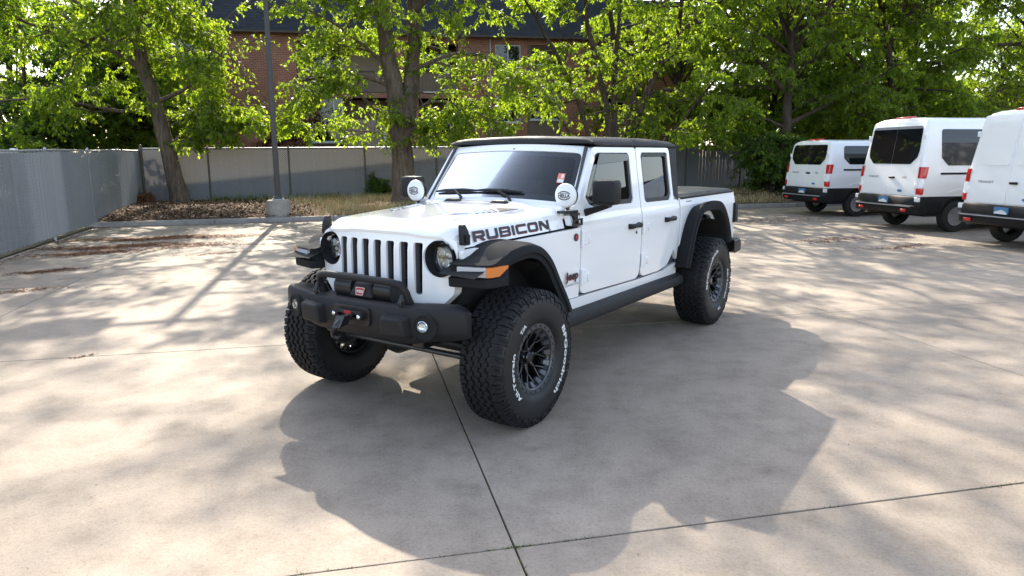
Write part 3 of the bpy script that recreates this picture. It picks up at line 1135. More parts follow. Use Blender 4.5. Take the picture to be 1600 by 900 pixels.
class Tree:
    def __init__(self, seed, dens=1.9):
        self.dens = dens
        self.r = np.random.default_rng(seed)
        self.tubes = []          # (pts, radii, sides)
        self.leafp, self.leafd = [], []

    def path(self, p, d, ln, n, wander, grav):
        pts = [np.array(p, float)]
        d = np.array(d, float); d /= np.linalg.norm(d)
        st = ln / n
        for _ in range(n):
            d = d + self.r.normal(0, wander, 3) + np.array([0, 0, grav])
            d /= np.linalg.norm(d)
            pts.append(pts[-1] + d * st)
        return np.array(pts)

    def limb(self, pts, r0, r1, sides=10):
        pts = np.asarray(pts, float)
        # resample with a smooth curve
        t = np.concatenate([[0], np.cumsum(np.linalg.norm(np.diff(pts, axis=0), axis=1))])
        m = max(4, int(t[-1] / 0.45))
        s = np.linspace(0, t[-1], m)
        q = np.stack([np.interp(s, t, pts[:, k]) for k in range(3)], 1)
        if m > 5:
            for _ in range(3):
                q[1:-1] = (q[:-2] + 2 * q[1:-1] + q[2:]) / 4
            q[1:-1] += self.r.normal(0, 0.02, (m - 2, 3))
        rad = r0 + (r1 - r0) * (s / t[-1]) ** 0.8
        self.tubes.append((q, rad, sides))
        return q, rad

    def branch(self, q, rad, n1, len1, f0=0.25, up=0.25, out=1.0, n2=7, n3=5, nl=10, droop=-0.05, center=None, l2=0.42, l3=0.30, flat=0.35):
        """sub-branches, twigs and leaf points along the limb q"""
        m = len(q)
        for k in range(n1):
            f = f0 + (1 - f0) * (k + self.r.random()) / n1
            i = min(int(f * (m - 1)), m - 2)
            p = q[i] + (q[i + 1] - q[i]) * self.r.random()
            tan = q[i + 1] - q[i]; tan /= np.linalg.norm(tan)
            a = k * 2.4 + self.r.uniform(-.6, .6)
            d = np.array([math.cos(a), math.sin(a), 0.0]) * out + tan * 0.55 + np.array([0, 0, up + self.r.normal(0, flat)])
            ln = len1 * self.r.uniform(0.6, 1.2) * (1.15 - 0.55 * f)
            b1 = self.path(p, d, ln, 7, 0.13, droop)
            ra = min(rad[i] * 0.55, 0.02 + ln * 0.016)
            self.tubes.append((b1, np.linspace(ra, 0.012, len(b1)), 6))
            self.sub(b1, ln, n2, n3, nl, l2, l3, droop)

    def sub(self, b1, ln, n2, n3, nl, l2=0.42, l3=0.30, droop=-0.05):
        for k2 in range(n2):
            f = 0.2 + 0.8 * (k2 + self.r.random()) / n2
            i = min(int(f * (len(b1) - 1)), len(b1) - 2)
            p = b1[i] + (b1[i + 1] - b1[i]) * self.r.random()
            tan = b1[i + 1] - b1[i]; tan /= np.linalg.norm(tan)
            side = np.cross(tan, [0, 0, 1.0]) * (1 if k2 % 2 else -1)
            d = tan * 0.7 + side * 0.8 + self.r.normal(0, 0.3, 3)
            ll = ln * l2 * self.r.uniform(0.6, 1.2) * (1.2 - 0.5 * f) + 0.15
            b2 = self.path(p, d, ll, 5, 0.16, droop * 1.6)
            self.tubes.append((b2, np.linspace(0.011, 0.005, len(b2)), 4))
            for k3 in range(n3):
                f3 = 0.1 + 0.9 * (k3 + self.r.random()) / n3
                i3 = min(int(f3 * (len(b2) - 1)), len(b2) - 2)
                p3 = b2[i3]
                t3 = b2[i3 + 1] - b2[i3]; t3 /= np.linalg.norm(t3)
                s3 = np.cross(t3, [0, 0, 1.0]) * (1 if k3 % 2 else -1)
                d3 = t3 * 0.6 + s3 * 0.9 + self.r.normal(0, 0.3, 3)
                b3 = self.path(p3, d3, l3 * self.r.uniform(0.5, 1.4), 3, 0.15, -0.16)
                self.tubes.append((b3, np.linspace(0.004, 0.002, len(b3)), 3))
                nl_ = int(nl * self.dens)
                t = self.r.random(nl_) ** 0.8 * (len(b3) - 1.001)
                ii = t.astype(int)
                fr = (t - ii)[:, None]
                pp = b3[ii] * (1 - fr) + b3[ii + 1] * fr
                dd = (b3[ii + 1] - b3[ii])
                dd = dd / np.linalg.norm(dd, axis=1)[:, None]
                self.leafp.append(pp)
                self.leafd.append(dd)

    def crown(self, p, n, reach, rise, length=2.6, nb=7, dn=(5, 3, 4)):
        """more limbs out of the stem's top at p"""
        p = np.asarray(p, float)
        for k in range(n):
            a = k * 2.399 + self.r.uniform(-.4, .4)
            f = (k + .5) / n
            rr = reach * (1.1 - .6 * f)
            e = p + np.array([math.cos(a) * rr, math.sin(a) * rr, rise * (.25 + .85 * f)])
            m1 = p + (e - p) * .5 + np.array([0, 0, .5 + .1 * rr])
            q, rad = self.limb([p + np.array([0, 0, -.8]), p + (m1 - p) * .5, m1, e], .07, .02, 7)
            self.branch(q, rad, nb, length, .2, .08, 1.0, *dn, -.05)

    def build(self, root, leafmat, barkmat, size=0.085, clean=None, droop=0.55):
        vs, fs, o = [], [], 0
        for pts, rad, n in self.tubes:
            m = len(pts)
            tg = np.gradient(pts, axis=0)
            tg /= np.linalg.norm(tg, axis=1)[:, None] + 1e-9
            ref = np.array([0.31, 0.95, 0.05])
            u = np.cross(tg, ref); u /= np.linalg.norm(u, axis=1)[:, None] + 1e-9
            w = np.cross(tg, u)
            a = np.arange(n) * 2 * np.pi / n
            ring = pts[:, None, :] + (u[:, None, :] * np.cos(a)[None, :, None] + w[:, None, :] * np.sin(a)[None, :, None]) * rad[:, None, None]
            vs.append(ring.reshape(-1, 3))
            i = np.arange(m - 1)[:, None]; j = np.arange(n)[None, :]
            k = (j + 1) % n
            f = np.stack([i * n + j, i * n + k, (i + 1) * n + k, (i + 1) * n + j], -1).reshape(-1, 4) + o
            fs.append(f)
            o += m * n
        F = np.concatenate(fs)
        me = fast_mesh('trunk', np.concatenate(vs), F.ravel(), np.full(len(F), 4), smooth=True)
        me.materials.append(barkmat)
        link(bpy.data.objects.new('trunk', me), root)
        P = np.concatenate(self.leafp); D = np.concatenate(self.leafd)
        if clean is not None:
            k = clean(P)
            P, D = P[k], D[k]
        n = len(P)
        r = self.r
        d = D * 0.45 + r.normal(0, 0.55, (n, 3)) + np.array([0, 0, -droop])
        d /= np.linalg.norm(d, axis=1)[:, None]
        up = r.normal(0, 0.5, (n, 3)) + np.array([0, 0, 1.0])
        s = np.cross(d, up); s /= np.linalg.norm(s, axis=1)[:, None] + 1e-9
        nr = np.cross(s, d)
        l = size * 1.12 * r.uniform(0.5, 1.45, n)[:, None]
        w = l * r.uniform(0.18, 0.27, n)[:, None]
        P = P + r.normal(0, 0.015, (n, 3))
        V = np.stack([P, P + d * l * .45 + s * w - nr * w * .35, P + d * l - nr * l * .12, P + d * l * .45 - s * w - nr * w * .35], 1)
        base = np.arange(n)[:, None] * 4
        FF = np.concatenate([base + np.array([[0, 1, 2]]), base + np.array([[0, 2, 3]])], 1).ravel()
        me = fast_mesh('crown', V.reshape(-1, 3), FF, np.full(2 * n, 3))
        me.materials.append(leafmat)
        c = link(bpy.data.objects.new('crown', me), root)
        c['kind'] = 'stuff'
        return n


LEAVES = 0
TOP_KEEP = 0.55


def px_path(pts, Y):
    """trunk outline points of the photo at the depth of the trunk's foot; (px, py[, dy])"""
    return [at_depth(q[0], q[1], Y + (q[2] if len(q) > 2 else 0)) for q in pts]


# -- the leaning tree by the fence corner
t = Tree(1)
root = empty('elm_tree', (-10.6, 23.0, 0), 0, 'leafy tree with a leaning bare trunk beside the fence corner', 'tree', 'trees behind the kerb')
Y = 22.9
P = px_path([(283, 318), (272, 270), (255, 205), (243, 165), (228, 110), (212, 60), (205, 0), (200, -90), (205, -190), (215, -300)], Y)
P[0][2] = 0.15
q, rad = t.limb(P, .28, .09, 14)
t.crown(P[-1], 9, 4.6, 4.0)
t.crown(P[-3], 7, 4.8, 1.5)
rad[:3] *= np.array([1.25, 1.08, 1.0])
t.branch(q, rad, 17, 3.6, .30, .12, 1.0, 9, 6, 9, -.05)
for pp, r0 in (([(243, 165), (190, 180), (130, 160), (60, 150, -1), (-20, 160, -2)], .07), ([(228, 110), (175, 70), (110, 65, -1), (40, 30, -2), (-60, 0, -2.5)], .09),
               ([(212, 60), (260, 40), (310, 60, -1), (350, 90, -1.6)], .07), ([(225, 100), (290, 80), (330, 100, 1), (350, 130, 1)], .06),
               ([(205, 0), (160, -60, -1), (90, -120, -2), (20, -190, -3)], .09), ([(203, -40), (260, -110, -1), (310, -180, -2), (350, -260, -2)], .09),
               ([(200, -90), (240, -190, -2), (250, -300, -3)], .08), ([(205, -60), (150, -100, 1.5), (110, -190, 2.5)], .08), ([(208, 20), (215, -20, -2), (220, -60, -4), (220, -90, -5.5)], .08)):
    q2, r2 = t.limb(px_path(pp, Y), r0, .025, 8)
    t.branch(q2, r2, 10, 2.3, .15, .05, 1.0, 8, 5, 9, -.06)
# low side shoots to the right, over the fence
for pp in ([(262, 228), (300, 196), (345, 184, -.3), (395, 190, -.5)], [(255, 205), (300, 172), (345, 165, .3), (385, 178, .5)], [(252, 195), (300, 165), (350, 172, -.4), (405, 200, -.6)], [(268, 250), (285, 222), (315, 212, -.4), (350, 214, -.6)]):
    q2, r2 = t.limb(px_path(pp, Y), .03, .01, 6)
    t.branch(q2, r2, 8, .75, .2, .25, 1.0, 6, 5, 7, -.03, l2=.5)
Pw = np.array([-10.6, 23.0, 0])
for ch in (t,):
    for i_, (a_, b_, c_) in enumerate(ch.tubes):
        ch.tubes[i_] = (a_ - Pw, b_, c_)
    ch.leafp = [a_ - Pw for a_ in ch.leafp]


def keep_px(P, base, tests):
    """thin the crown where the photograph shows gaps: tests = (x0, y0, x1, y1, keep share)"""
    W = P + base
    d = W - np.array([0, 0, CAMH])
    z = d @ _F
    x = 800 + FPX * (d @ _R) / z
    y = 450 - FPX * (d @ _U) / z
    k = np.ones(len(P), bool)
    u = np.random.default_rng(5).random(len(P))
    k &= ~((y < -60) & (u > TOP_KEEP))
    for x0, y0, x1, y1, s in tests:
        k &= ~((x > x0) & (x < x1) & (y > y0) & (y < y1) & (u > s))
    return k


LEAVES += t.build(root, MAT['leaf'], MAT['bark'], .105, lambda P_: keep_px(P_, Pw, ((352, 20, 480, 165, .12), (210, 130, 300, 320, .45), (0, 232, 230, 420, .0))))


def shift(t, base):
    base = np.asarray(base, float)
    for i_, (a_, b_, c_) in enumerate(t.tubes):
        t.tubes[i_] = (a_ - base, b_, c_)
    t.leafp = [a_ - base for a_ in t.leafp]


# -- the twin-stemmed tree in the middle
t = Tree(2)
Pw = np.array([-3.45, 22.7, 0])
root = empty('elm_tree', Pw, 0, 'large twin stemmed tree with a thick trunk behind the truck hood', 'tree', 'trees behind the kerb')
Y = 22.7
P = px_path([(634, 322), (633, 280), (628, 230), (622, 170), (616, 130), (604, 70), (594, 10), (586, -70), (575, -170), (570, -290)], Y)
P[0][2] = .15
q, rad = t.limb(P, .40, .09, 16)
t.crown(P[-1], 9, 4.6, 4.2)
t.crown(P[-3] + np.array([0, -1.0, 0]), 7, 4.6, 1.5)
rad[:3] *= np.array([1.3, 1.1, 1.02])
t.branch(q, rad, 14, 3.3, .42, .15, 1.0, 8, 6, 9)
P = px_path([(630, 215, .0), (637, 165, .2), (645, 120, .3), (648, 60, .3), (645, 0, .3), (650, -80, .3), (665, -180, .3), (680, -290, .3)], Y)
q, rad = t.limb(P, .30, .09, 14)
t.crown(P[-1], 8, 4.6, 4.2)
t.branch(q, rad, 14, 3.3, .42, .15, 1.0, 8, 6, 9)
for pp, r0 in (([(618, 140), (590, 120), (550, 112, -.3), (500, 115, -.8), (450, 130, -1.4)], .085), ([(612, 110), (570, 70), (520, 30, -1), (470, 10, -1.6)], .07),
               ([(645, 110), (690, 85), (740, 80, -.6), (790, 95, -1.2), (820, 120, -1.6)], .07), ([(630, 180), (670, 150), (720, 160, -.5), (770, 190, -.8)], .05),
               ([(600, 30), (560, -40, -1.5), (500, -110, -2.5), (440, -190, -3.5)], .09), ([(648, 20), (700, -40, -1.5), (770, -110, -2.5), (830, -190, -3.5)], .09),
               ([(590, -40), (600, -110, -2), (590, -190, -4), (600, -280, -5.5)], .09), ([(648, -40), (660, -110, 2), (690, -190, 3.5)], .08), ([(590, -30), (540, -100, 2), (500, -180, 3)], .08),
               ([(566, 112), (556, 140), (575, 165, -.2), (590, 175, -.3)], .03)):
    q2, r2 = t.limb(px_path(pp, Y), r0, .022, 8)
    t.branch(q2, r2, 9, 2.2, .2, .05, 1.0, 8, 5, 9, -.06)
for pp in ([(632, 240), (650, 215), (690, 205, -.4), (740, 215, -.6)], [(630, 225), (600, 205), (560, 200, -.4), (500, 205, -.7), (440, 190, -.9)], [(640, 200), (690, 175), (750, 170, -.4)]):
    q2, r2 = t.limb(px_path(pp, Y), .026, .008, 6)
    t.branch(q2, r2, 7, .9, .2, .1, 1.0, 6, 5, 10, -.06, l2=.5)
shift(t, Pw)
LEAVES += t.build(root, MAT['leaf'], MAT['bark'], .10, lambda P_: keep_px(P_, Pw, ((330, 0, 425, 200, .05), (425, 20, 480, 110, .30), (486, 150, 600, 225, .45), (690, 50, 800, 75, .35), (735, 118, 780, 215, .5), (560, 130, 660, 330, .55), (380, 225, 900, 420, .10))))

# -- the many-stemmed tree behind the cab
t = Tree(3)
Pw = np.array([4.2, 26.6, 0])
root = empty('elm_tree', Pw, 0, 'tangled many stemmed tree with a long diagonal limb rising behind the cab roof', 'tree', 'trees behind the kerb')
Y = 26.6
for pp, r0, nb in (([(960, 292), (955, 220), (945, 150), (925, 80), (915, 0), (900, -90), (880, -200)], .17, 11), ([(970, 292), (960, 210), (958, 130), (965, 50), (975, -30), (985, -130), (990, -230)], .15, 11),
                   ([(978, 292), (985, 215), (1005, 160), (1035, 90), (1060, 50), (1110, 15), (1170, -40), (1230, -110)], .20, 12), ([(950, 292), (925, 225), (905, 160), (880, 100), (850, 50), (820, 0, -1), (780, -70, -2)], .12, 10),
                   ([(965, 292), (975, 230), (990, 140), (1010, 60), (1030, -40, -1), (1045, -140, -2)], .11, 9), ([(940, 292), (910, 240), (880, 190), (850, 160, -1), (815, 150, -1.6)], .07, 9),
                   ([(985, 292), (1030, 230), (1075, 180), (1110, 130, -1), (1150, 90, -1.5)], .09, 9),
                   ([(958, 60), (950, -40, -2), (940, -140, -4.5), (930, -240, -6.5)], .10, 10), ([(1060, 50), (1070, -30, -2.5), (1060, -120, -5)], .09, 9)):
    P = px_path(pp, Y)
    if pp[0][1] == 292:
        P[0][2] = .2
    q2, r2 = t.limb(P, r0, .03, 10)
    t.branch(q2, r2, nb, 2.6, .28, .08, 1.0, 8, 6, 9, -.06)
t.crown(at_depth(930, -220, Y), 10, 5.0, 4.5)
t.crown(at_depth(1060, -130, Y - 1), 8, 4.6, 3.0)
# bare twiggy shoots
for _ in range(26):
    p0 = at_depth(random.uniform(890, 990), random.uniform(60, 200), Y - random.uniform(.2, 1.2))
    b = t.path(p0, (random.uniform(-1, 1), -.3, random.uniform(-.2, 1)), random.uniform(.8, 2.0), 6, .18, -.03)
    t.tubes.append((b, np.linspace(.014, .004, len(b)), 4))
shift(t, Pw)
LEAVES += t.build(root, MAT['leaf'], MAT['bark_dark'], .105, lambda P_: keep_px(P_, Pw, ((770, 100, 830, 215, .45), (830, 140, 880, 215, .35), (900, 60, 1000, 215, .55), (700, 232, 1060, 420, .05), (1062, 228, 1170, 300, .12))))

# -- the trees to the right, behind the vans
specs = [
    (4, (10.3, 28.6), 'dark trunked spreading tree behind the smallest van', MAT['bark_dark'],
     [([(1222, 292), (1225, 230), (1228, 180), (1238, 110), (1235, 30), (1225, -70), (1215, -190)], .26), ([(1228, 195), (1260, 175), (1300, 165, -.3), (1345, 140, -.8), (1400, 100, -1.2)], .11),
      ([(1232, 150), (1190, 100), (1150, 50, -1), (1120, -10, -2)], .10), ([(1238, 80), (1290, 20, -1), (1340, -50, -2), (1380, -130, -3)], .11), ([(1226, -20), (1180, -100, -2), (1150, -190, -4)], .10),
      ([(1236, 40), (1240, -40, -3), (1250, -130, -6)], .10), ([(1230, 200), (1190, 180, -.6), (1150, 185, -1.2), (1110, 200, -1.6)], .06), ([(1228, 220), (1200, 215, -.6), (1160, 225, -1)], .04)], 0.105, ((1062, 232, 1168, 300, .10), (1215, 218, 1420, 420, .0))),
    (5, (16.5, 30.5), 'broad dense tree rising behind the tall passenger van', MAT['bark_dark'],
     [([(1405, 270), (1400, 190), (1392, 120), (1385, 40), (1380, -60), (1370, -180)], .25), ([(1398, 170), (1360, 120), (1320, 80, -1), (1290, 30, -2)], .10), ([(1395, 150), (1440, 110), (1480, 85, -1), (1515, 70, -2)], .10),
      ([(1388, 70), (1430, 10, -1), (1470, -60, -2)], .10), ([(1385, 20), (1340, -50, -2), (1320, -140, -4)], .10), ([(1400, 200), (1440, 180, -.6), (1490, 170, -1)], .06), ([(1400, 200), (1350, 180, -.6), (1310, 170, -1)], .06),
      ([(1380, -20), (1400, -100, -4), (1410, -180, -7)], .1)], 0.12, ((1520, 60, 1600, 190, .35), (1380, 195, 1600, 420, .0))),
    (6, (23.0, 32.0), 'thin crowned tree at the far right letting blue sky through', MAT['bark_dark'],
     [([(1640, 250), (1635, 180), (1630, 110), (1625, 30), (1620, -60), (1610, -170)], .24), ([(1632, 80), (1600, 68, -.4), (1560, 72, -.8), (1520, 60, -1.2)], .13), ([(1628, 50), (1590, 0, -1), (1540, -50, -2)], .10),
      ([(1630, 140), (1590, 130, -1), (1545, 150, -1.5)], .05), ([(1622, -10), (1570, -80, -3), (1530, -160, -6)], .1)], 0.12, ((1500, 20, 1600, 160, .38), (1380, 195, 1700, 420, .0))),
]
for seed, (bx, by), lab, bark, limbs, sz, gaps in specs:
    t = Tree(seed)
    Pw = np.array([bx, by, 0])
    root = empty('elm_tree', Pw, 0, lab, 'tree', 'trees behind the kerb')
    for k, (pp, r0) in enumerate(limbs):
        P = px_path(pp, by)
        if k == 0:
            P[0][2] = .15
            P0 = P
        q2, r2 = t.limb(P, r0, .03, 12 if k == 0 else 8)
        t.branch(q2, r2, 16 if k == 0 else 9, 3.3 if k == 0 else 2.5, .25, .08, 1.0, 8, 6, 8, -.06)
    t.crown(P0[-1], 10, 5.0, 4.5)
    t.crown(P0[-3], 8, 4.8, 2.0)
    shift(t, Pw)
    LEAVES += t.build(root, MAT['leaf'], bark, sz, lambda P_, Pw=Pw, gaps=gaps: keep_px(P_, Pw, gaps))

# -- tree and shrubs behind the fences
t = Tree(8)
Pw = np.array([-17.5, 26.5, 0])
root = empty('yard_tree', Pw, 0, 'dense leafy tree growing behind the left slatted fence', 'tree')
for k in range(5):
    a = k * 1.3
    q2, r2 = t.limb([Pw + (0, 0, 0), Pw + (math.cos(a) * .5, math.sin(a) * .5, 1.6), Pw + (math.cos(a) * 1.5, math.sin(a) * 1.2, 3.4), Pw + (math.cos(a) * 2.4, math.sin(a) * 1.9, 5.4), Pw + (math.cos(a) * 3, math.sin(a) * 2.3, 7.2)], .12, .03, 8)
    t.branch(q2, r2, 13, 2.2, .12, .1, 1.0, 8, 5, 10, -.05)
shift(t, Pw)
LEAVES += t.build(root, MAT['leaf_dark'], MAT['bark_dark'], .12)

for k, (bx, by, hh, lab) in enumerate(((13.5, 36.5, 12.5, 'full leafy tree far behind the fence beyond the spreading dark trunked tree'), (20.5, 38.5, 13.5, 'tall leafy background tree beyond the tall passenger van'),
                                  (16.5, 33.5, 8.0, 'low spreading tree just behind the fence beyond the vans'), (11.5, 32.0, 7.0, 'low leafy tree behind the fence and left of the smallest van'), (28.0, 42.0, 8.0, 'low leafy background tree in front of the blue building'), (7.6, 33.5, 11.0, 'leafy tree growing at the right end of the brick building'),
                                  (-22.5, 33.0, 13.5, 'tall leafy tree beyond the left fence and left of the brick building'), (-27.0, 27.0, 11.0, 'leafy tree standing well beyond the left slatted fence'), (-15.6, 29.6, 6.0, 'small leafy tree between the back fence and the brick building'))):
    t = Tree(30 + k, 1.3)
    root = empty('background_tree', (bx, by, 0), 0, lab, 'tree', 'trees beyond the fences')
    t.limb([(0, 0, 0), (.1, 0, hh * .3), (0, .1, hh * .6), (.1, 0, hh)], .2, .05, 8)
    t.crown((0, 0, hh * .22), 7, hh * .36, hh * .35, 2.2, 8, (6, 5, 7))
    t.crown((0, 0, hh * .5), 8, hh * .40, hh * .3, 2.4, 8, (6, 5, 7))
    t.crown((0, 0, hh * .85), 6, hh * .34, hh * .25, 2.2, 8, (6, 5, 7))
    LEAVES += t.build(root, MAT['leaf'], MAT['bark_dark'], .15)


def shrub(name, px, Y, h, w, lab, leaf, n=9, sz=.09, seed=20, grp=None, z0=.25, nl=10):
    t = Tree(seed)
    b = at_depth(px, 300, Y); b[2] = z0
    root = empty(name, b, 0, lab, 'shrub', grp)
    for k in range(n):
        a = k * 2.4; rr_ = w * t.r.uniform(.3, 1)
        q2, r2 = t.limb([(0, 0, -.1), (math.cos(a) * rr_ * .4, math.sin(a) * rr_ * .4, h * .4), (math.cos(a) * rr_, math.sin(a) * rr_, h * t.r.uniform(.7, 1.05))], .025, .008, 6)
        t.branch(q2, r2, 7, h * .38, .15, .1, 1.0, 6, 4, nl, -.03, l2=.5, l3=.2)
    return t.build(root, leaf, MAT['bark_dark'], sz)


LEAVES += shrub('shrub', 1205, 26.6, 2.3, 1.15, 'dark green shrub at the fence beside the smallest van', MAT['leaf_dark'], 11, .10, 21)
LEAVES += shrub('shrub', 60, 24.5, 3.2, 1.6, 'bright green shrub poking above the left slatted fence', MAT['leaf_dark'], 12, .11, 22, z0=.03)
LEAVES += shrub('shrub', 452, 32.0, 3.1, .75, 'shrub with dead reddish brown leaves against the brick wall', MAT['leaf_brown'], 9, .10, 23)
LEAVES += shrub('yellow_shrub', 1592, 36.0, 3.6, 1.0, 'tall yellowing shrub glimpsed behind the nearest van', MAT['leaf_yellow'], 9, .14, 25)
LEAVES += shrub('vine', 592, 25.35, .85, .12, 'small green vine climbing on the back fence beside the twin trunk', MAT['leaf_dark'], 2, .085, 26, z0=.3, nl=3)
LEAVES += shrub('dry_weed', 222, 22.6, .32, .16, 'tuft of dry brown weed at the fence corner', MAT['leaf_brown'], 5, .04, 27)
# ================================================================== VANS
def paint(name, col, rough=0.22):
    m, nt, b = new_mat(name)
    b.inputs['Base Color'].default_value = (*col, 1)
    b.inputs['Roughness'].default_value = rough
    b.inputs['Coat Weight'].default_value = 0.6
    b.inputs['Coat Roughness'].default_value = 0.04
    n = noise(nt, 2.0, 3, 0.5, 'obj')
    bump(nt, b, n.outputs['Fac'], 0.04, 0.02)
    return m


MAT['van_white'] = paint('van_white_paint', (0.83, 0.83, 0.83))
MAT['black_plastic'] = plain('black_plastic', (0.009, 0.009, 0.010), 0.55, spec=.25, var=0.2, vscale=4, bmp=0.1, bscale=400)
MAT['rubber'] = plain('black_rubber', (0.012, 0.012, 0.012), 0.75, var=0.2, vscale=20)
MAT['alloy'] = plain('grey_alloy', (0.42, 0.43, 0.44), 0.35, 0.9)
MAT['privacy_glass'] = glass('privacy_glass', (0.05, 0.055, 0.055))
MAT['red_lens'] = plain('red_lens', (0.50, 0.012, 0.010), 0.15, coat=.5)
MAT['clear_lens'] = plain('clear_lens', (0.75, 0.76, 0.78), 0.15, coat=.5)
MAT['plate_blue'] = plain('plate_blue', (0.07, 0.20, 0.38), 0.4)
MAT['plate_white'] = plain('plate_white', (0.7, 0.7, 0.7), 0.4)
MAT['black_void'] = plain('wheel_well_black', (0.008, 0.008, 0.008), 0.9)
MAT['line_grey'] = plain('panel_gap', (0.05, 0.05, 0.055), 0.7)
MAT['step_grey'] = plain('bumper_step_grey', (0.30, 0.30, 0.31), 0.45)
VA_ = R(12.0)


def make_van(cx, cy, roof, label, windows, idx):
    ax = 1.05
    fx, fy = math.cos(VA_), math.sin(VA_)
    root = empty('van', (cx - ax * fx, cy - ax * fy, 0), VA_, label, 'van', 'white vans parked along the right')
    if roof == 'low':
        prof = [(1.00, .80), (1.02, 1.05), (1.03, 1.20), (1.012, 1.35), (.985, 1.55), (.955, 1.75), (.92, 1.96), (.89, 2.05), (.82, 2.11), (.66, 2.145), (.3, 2.165), (0, 2.17)]
        top = 2.17
    else:
        prof = [(1.00, .80), (1.02, 1.05), (1.03, 1.20), (1.012, 1.35), (.985, 1.60), (.955, 1.85), (.92, 2.12), (.89, 2.33), (.85, 2.45), (.77, 2.53), (.6, 2.565), (.3, 2.58), (0, 2.585)]
        top = 2.585
    lean = lambda z: .125 * max(0, z - 1.0) if z < top - .3 else .125 * (top - 1.3) + .4 * (z - top + .3) ** 1.3
    xa2 = ax + 3.3

    def arch(x):
        h = 0
        for c in (ax, xa2):
            if abs(x - c) < .44:
                h = max(h, .36 + math.sqrt(.44 ** 2 - (x - c) ** 2))
        return h

    def sect(x, pr, inset, zt):
        out = []
        for (y, z) in pr:
            z2 = max(min(z, zt), arch(x))
            y2 = y - inset * (1 if z2 < top - .35 else .7) * (1 if y > 0.01 else 0)
            out.append((max(y2, 0), z2 - (inset * .5 if z2 > top - .2 else 0)))
        ring = [(y, z) for y, z in out] + [(-y, z) for y, z in reversed(out[:-1])]
        return [(x + lean(z) * max(0, 1 - x / 1.2), y, z) for y, z in ring]

    st = [(0, .085), (.012, .05), (.04, .022), (.09, .006), (.18, 0)] + [(x, 0) for x in np.arange(.5, 5.0, .07)] + [(5.0, .02), (5.3, .06), (5.5, .14), (5.56, .3)]

    def zt(x):
        if x < 3.9:
            return 9
        return max(1.0, top - (x - 3.9) * (1.05 if x < 4.9 else 1.0) - max(0, x - 5.2) * .3)
    rings = [sect(x, prof, ins, zt(x)) for x, ins in st]
    n = len(rings[0])
    mb = MB()
    mb.rings(rings, close=False, cap0=False, cap1=False)
    vs = rings[0]
    mb.add(vs, [(i, i + 1, n - 2 - i, n - 1 - i) for i in range(n // 2)])
    body = mb.build('body', MAT['van_white'], root, smooth=40)
    # lower cladding
    lowp = [(.90, .40), (.985, .44), (1.008, .56), (1.012, .74), (1.004, .815)]
    mb = MB()
    xs = [.09] + list(np.arange(.15, 5.5, .06))
    for sgn in (1, -1):
        mb.rings([[(x, sgn * y, max(z, arch(x))) for y, z in lowp] for x in xs], close=False, cap0=False, cap1=False)
    mb.build('side_cladding', MAT['black_plastic'], root, smooth=40)
    mb = MB(); mb.box((.25, -.93, .36), (5.4, .93, .78)); mb.box((.3, -.93, .79), (5.0, .93, .83)); mb.build('underbody', MAT['black_void'], root)
    # rear bumper
    mb = MB()
    bp = [(.10, .41), (-.06, .42), (-.10, .46), (-.105, .56), (-.125, .575), (-.125, .60), (-.07, .62), (-.06, .78), (-.03, .812), (.10, .812)]
    rr_ = []
    for y in (-1.03, -1.015, -.97, -.9, -.5, 0, .5, .9, .97, 1.015, 1.03):
        k = max(0, (abs(y) - .88) / .15)
        rr_.append([(x + .12 * k ** 2, y, z) for x, z in bp])
    mb.rings(rr_)
    bmp_ = mb.build('rear_bumper', MAT['black_plastic'], root, smooth=45)
    mb = MB(); mb.box((-.132, -.9, .582), (-.124, .9, .605)); mb.build('step_edge', MAT['step_grey'], bmp_)
    for sy in (-1, 1):
        mb = MB(); mb.box((-.045, sy * .90, .70), (.02, sy * 1.035, .80)); mb.build('corner_reflector', MAT['clear_lens'], bmp_, bevel=.01)
    for sy in (-1, 1):
        mb = MB(); mb.box((-.135, sy * .62, .47), (-.10, sy * .78, .53)); mb.build('reflector', MAT['red_lens'], bmp_, bevel=.008)
    mb = MB(); mb.prism(rrect(-.15, .645, .15, .775, .01), (), lambda a, b, d: (d, a, b), -.09, -.06); pl_ = mb.build('licence_plate', MAT['plate_blue'], bmp_)
    mb = MB(); mb.prism([(-.12, .69), (-.02, .73), (.12, .69), (.14, .655), (-.14, .645)], (), lambda a, b, d: (d, a, b), -.094, -.091); mb.build('plate_print', MAT['plate_white'], pl_)

    def rear(name, outline, mat, parent, d0=-.006, d1=.004, holes=(), bevel=0.0):
        m_ = MB()
        m_.prism(outline, holes, lambda a, b, d: (d, a, b), d0, d1)
        cuts = [((0, 0, z), (0, 0, 1)) for z in np.arange(1.0, top, .12)]
        return m_.build(name, mat, parent, cuts=cuts, warp=lambda c: (c.x + lean(c.z), c.y, c.z), bevel=bevel)
    # doors
    ztop = top - .10
    for sy in (-1, 1):
        a0, a1 = (.008, .86) if sy > 0 else (-.80, -.008)
        o_ = rpoly([(a0, .83), (a1, .83), (a1 * 1.0, 1.2), (a1 * .965 if sy > 0 else a1, ztop), (a0 if sy > 0 else a0 * -0 - .008, ztop)] if sy > 0 else [(-.008, .83), (-.008, ztop), (-.83, ztop), (-.86, 1.2), (-.86, .83)], .05, 4)
        zw0, zw1 = (1.46, 2.02) if roof == 'low' else (1.53, 2.38)
        hole = None
        if windows:
            w_ = [(.005, zw0), (.60, zw0), (.77, zw0 + .15), (.80, zw0 + .3), (.775, zw1), (.005, zw1)]
            w_ = [(sy * a, b) for a, b in w_]
            hole = rpoly(w_, [.003, .08, .08, .06, .09, .003], 4)
        d_ = rear('rear_door', o_, MAT['van_white'], root, -.012, .004, bevel=.006)
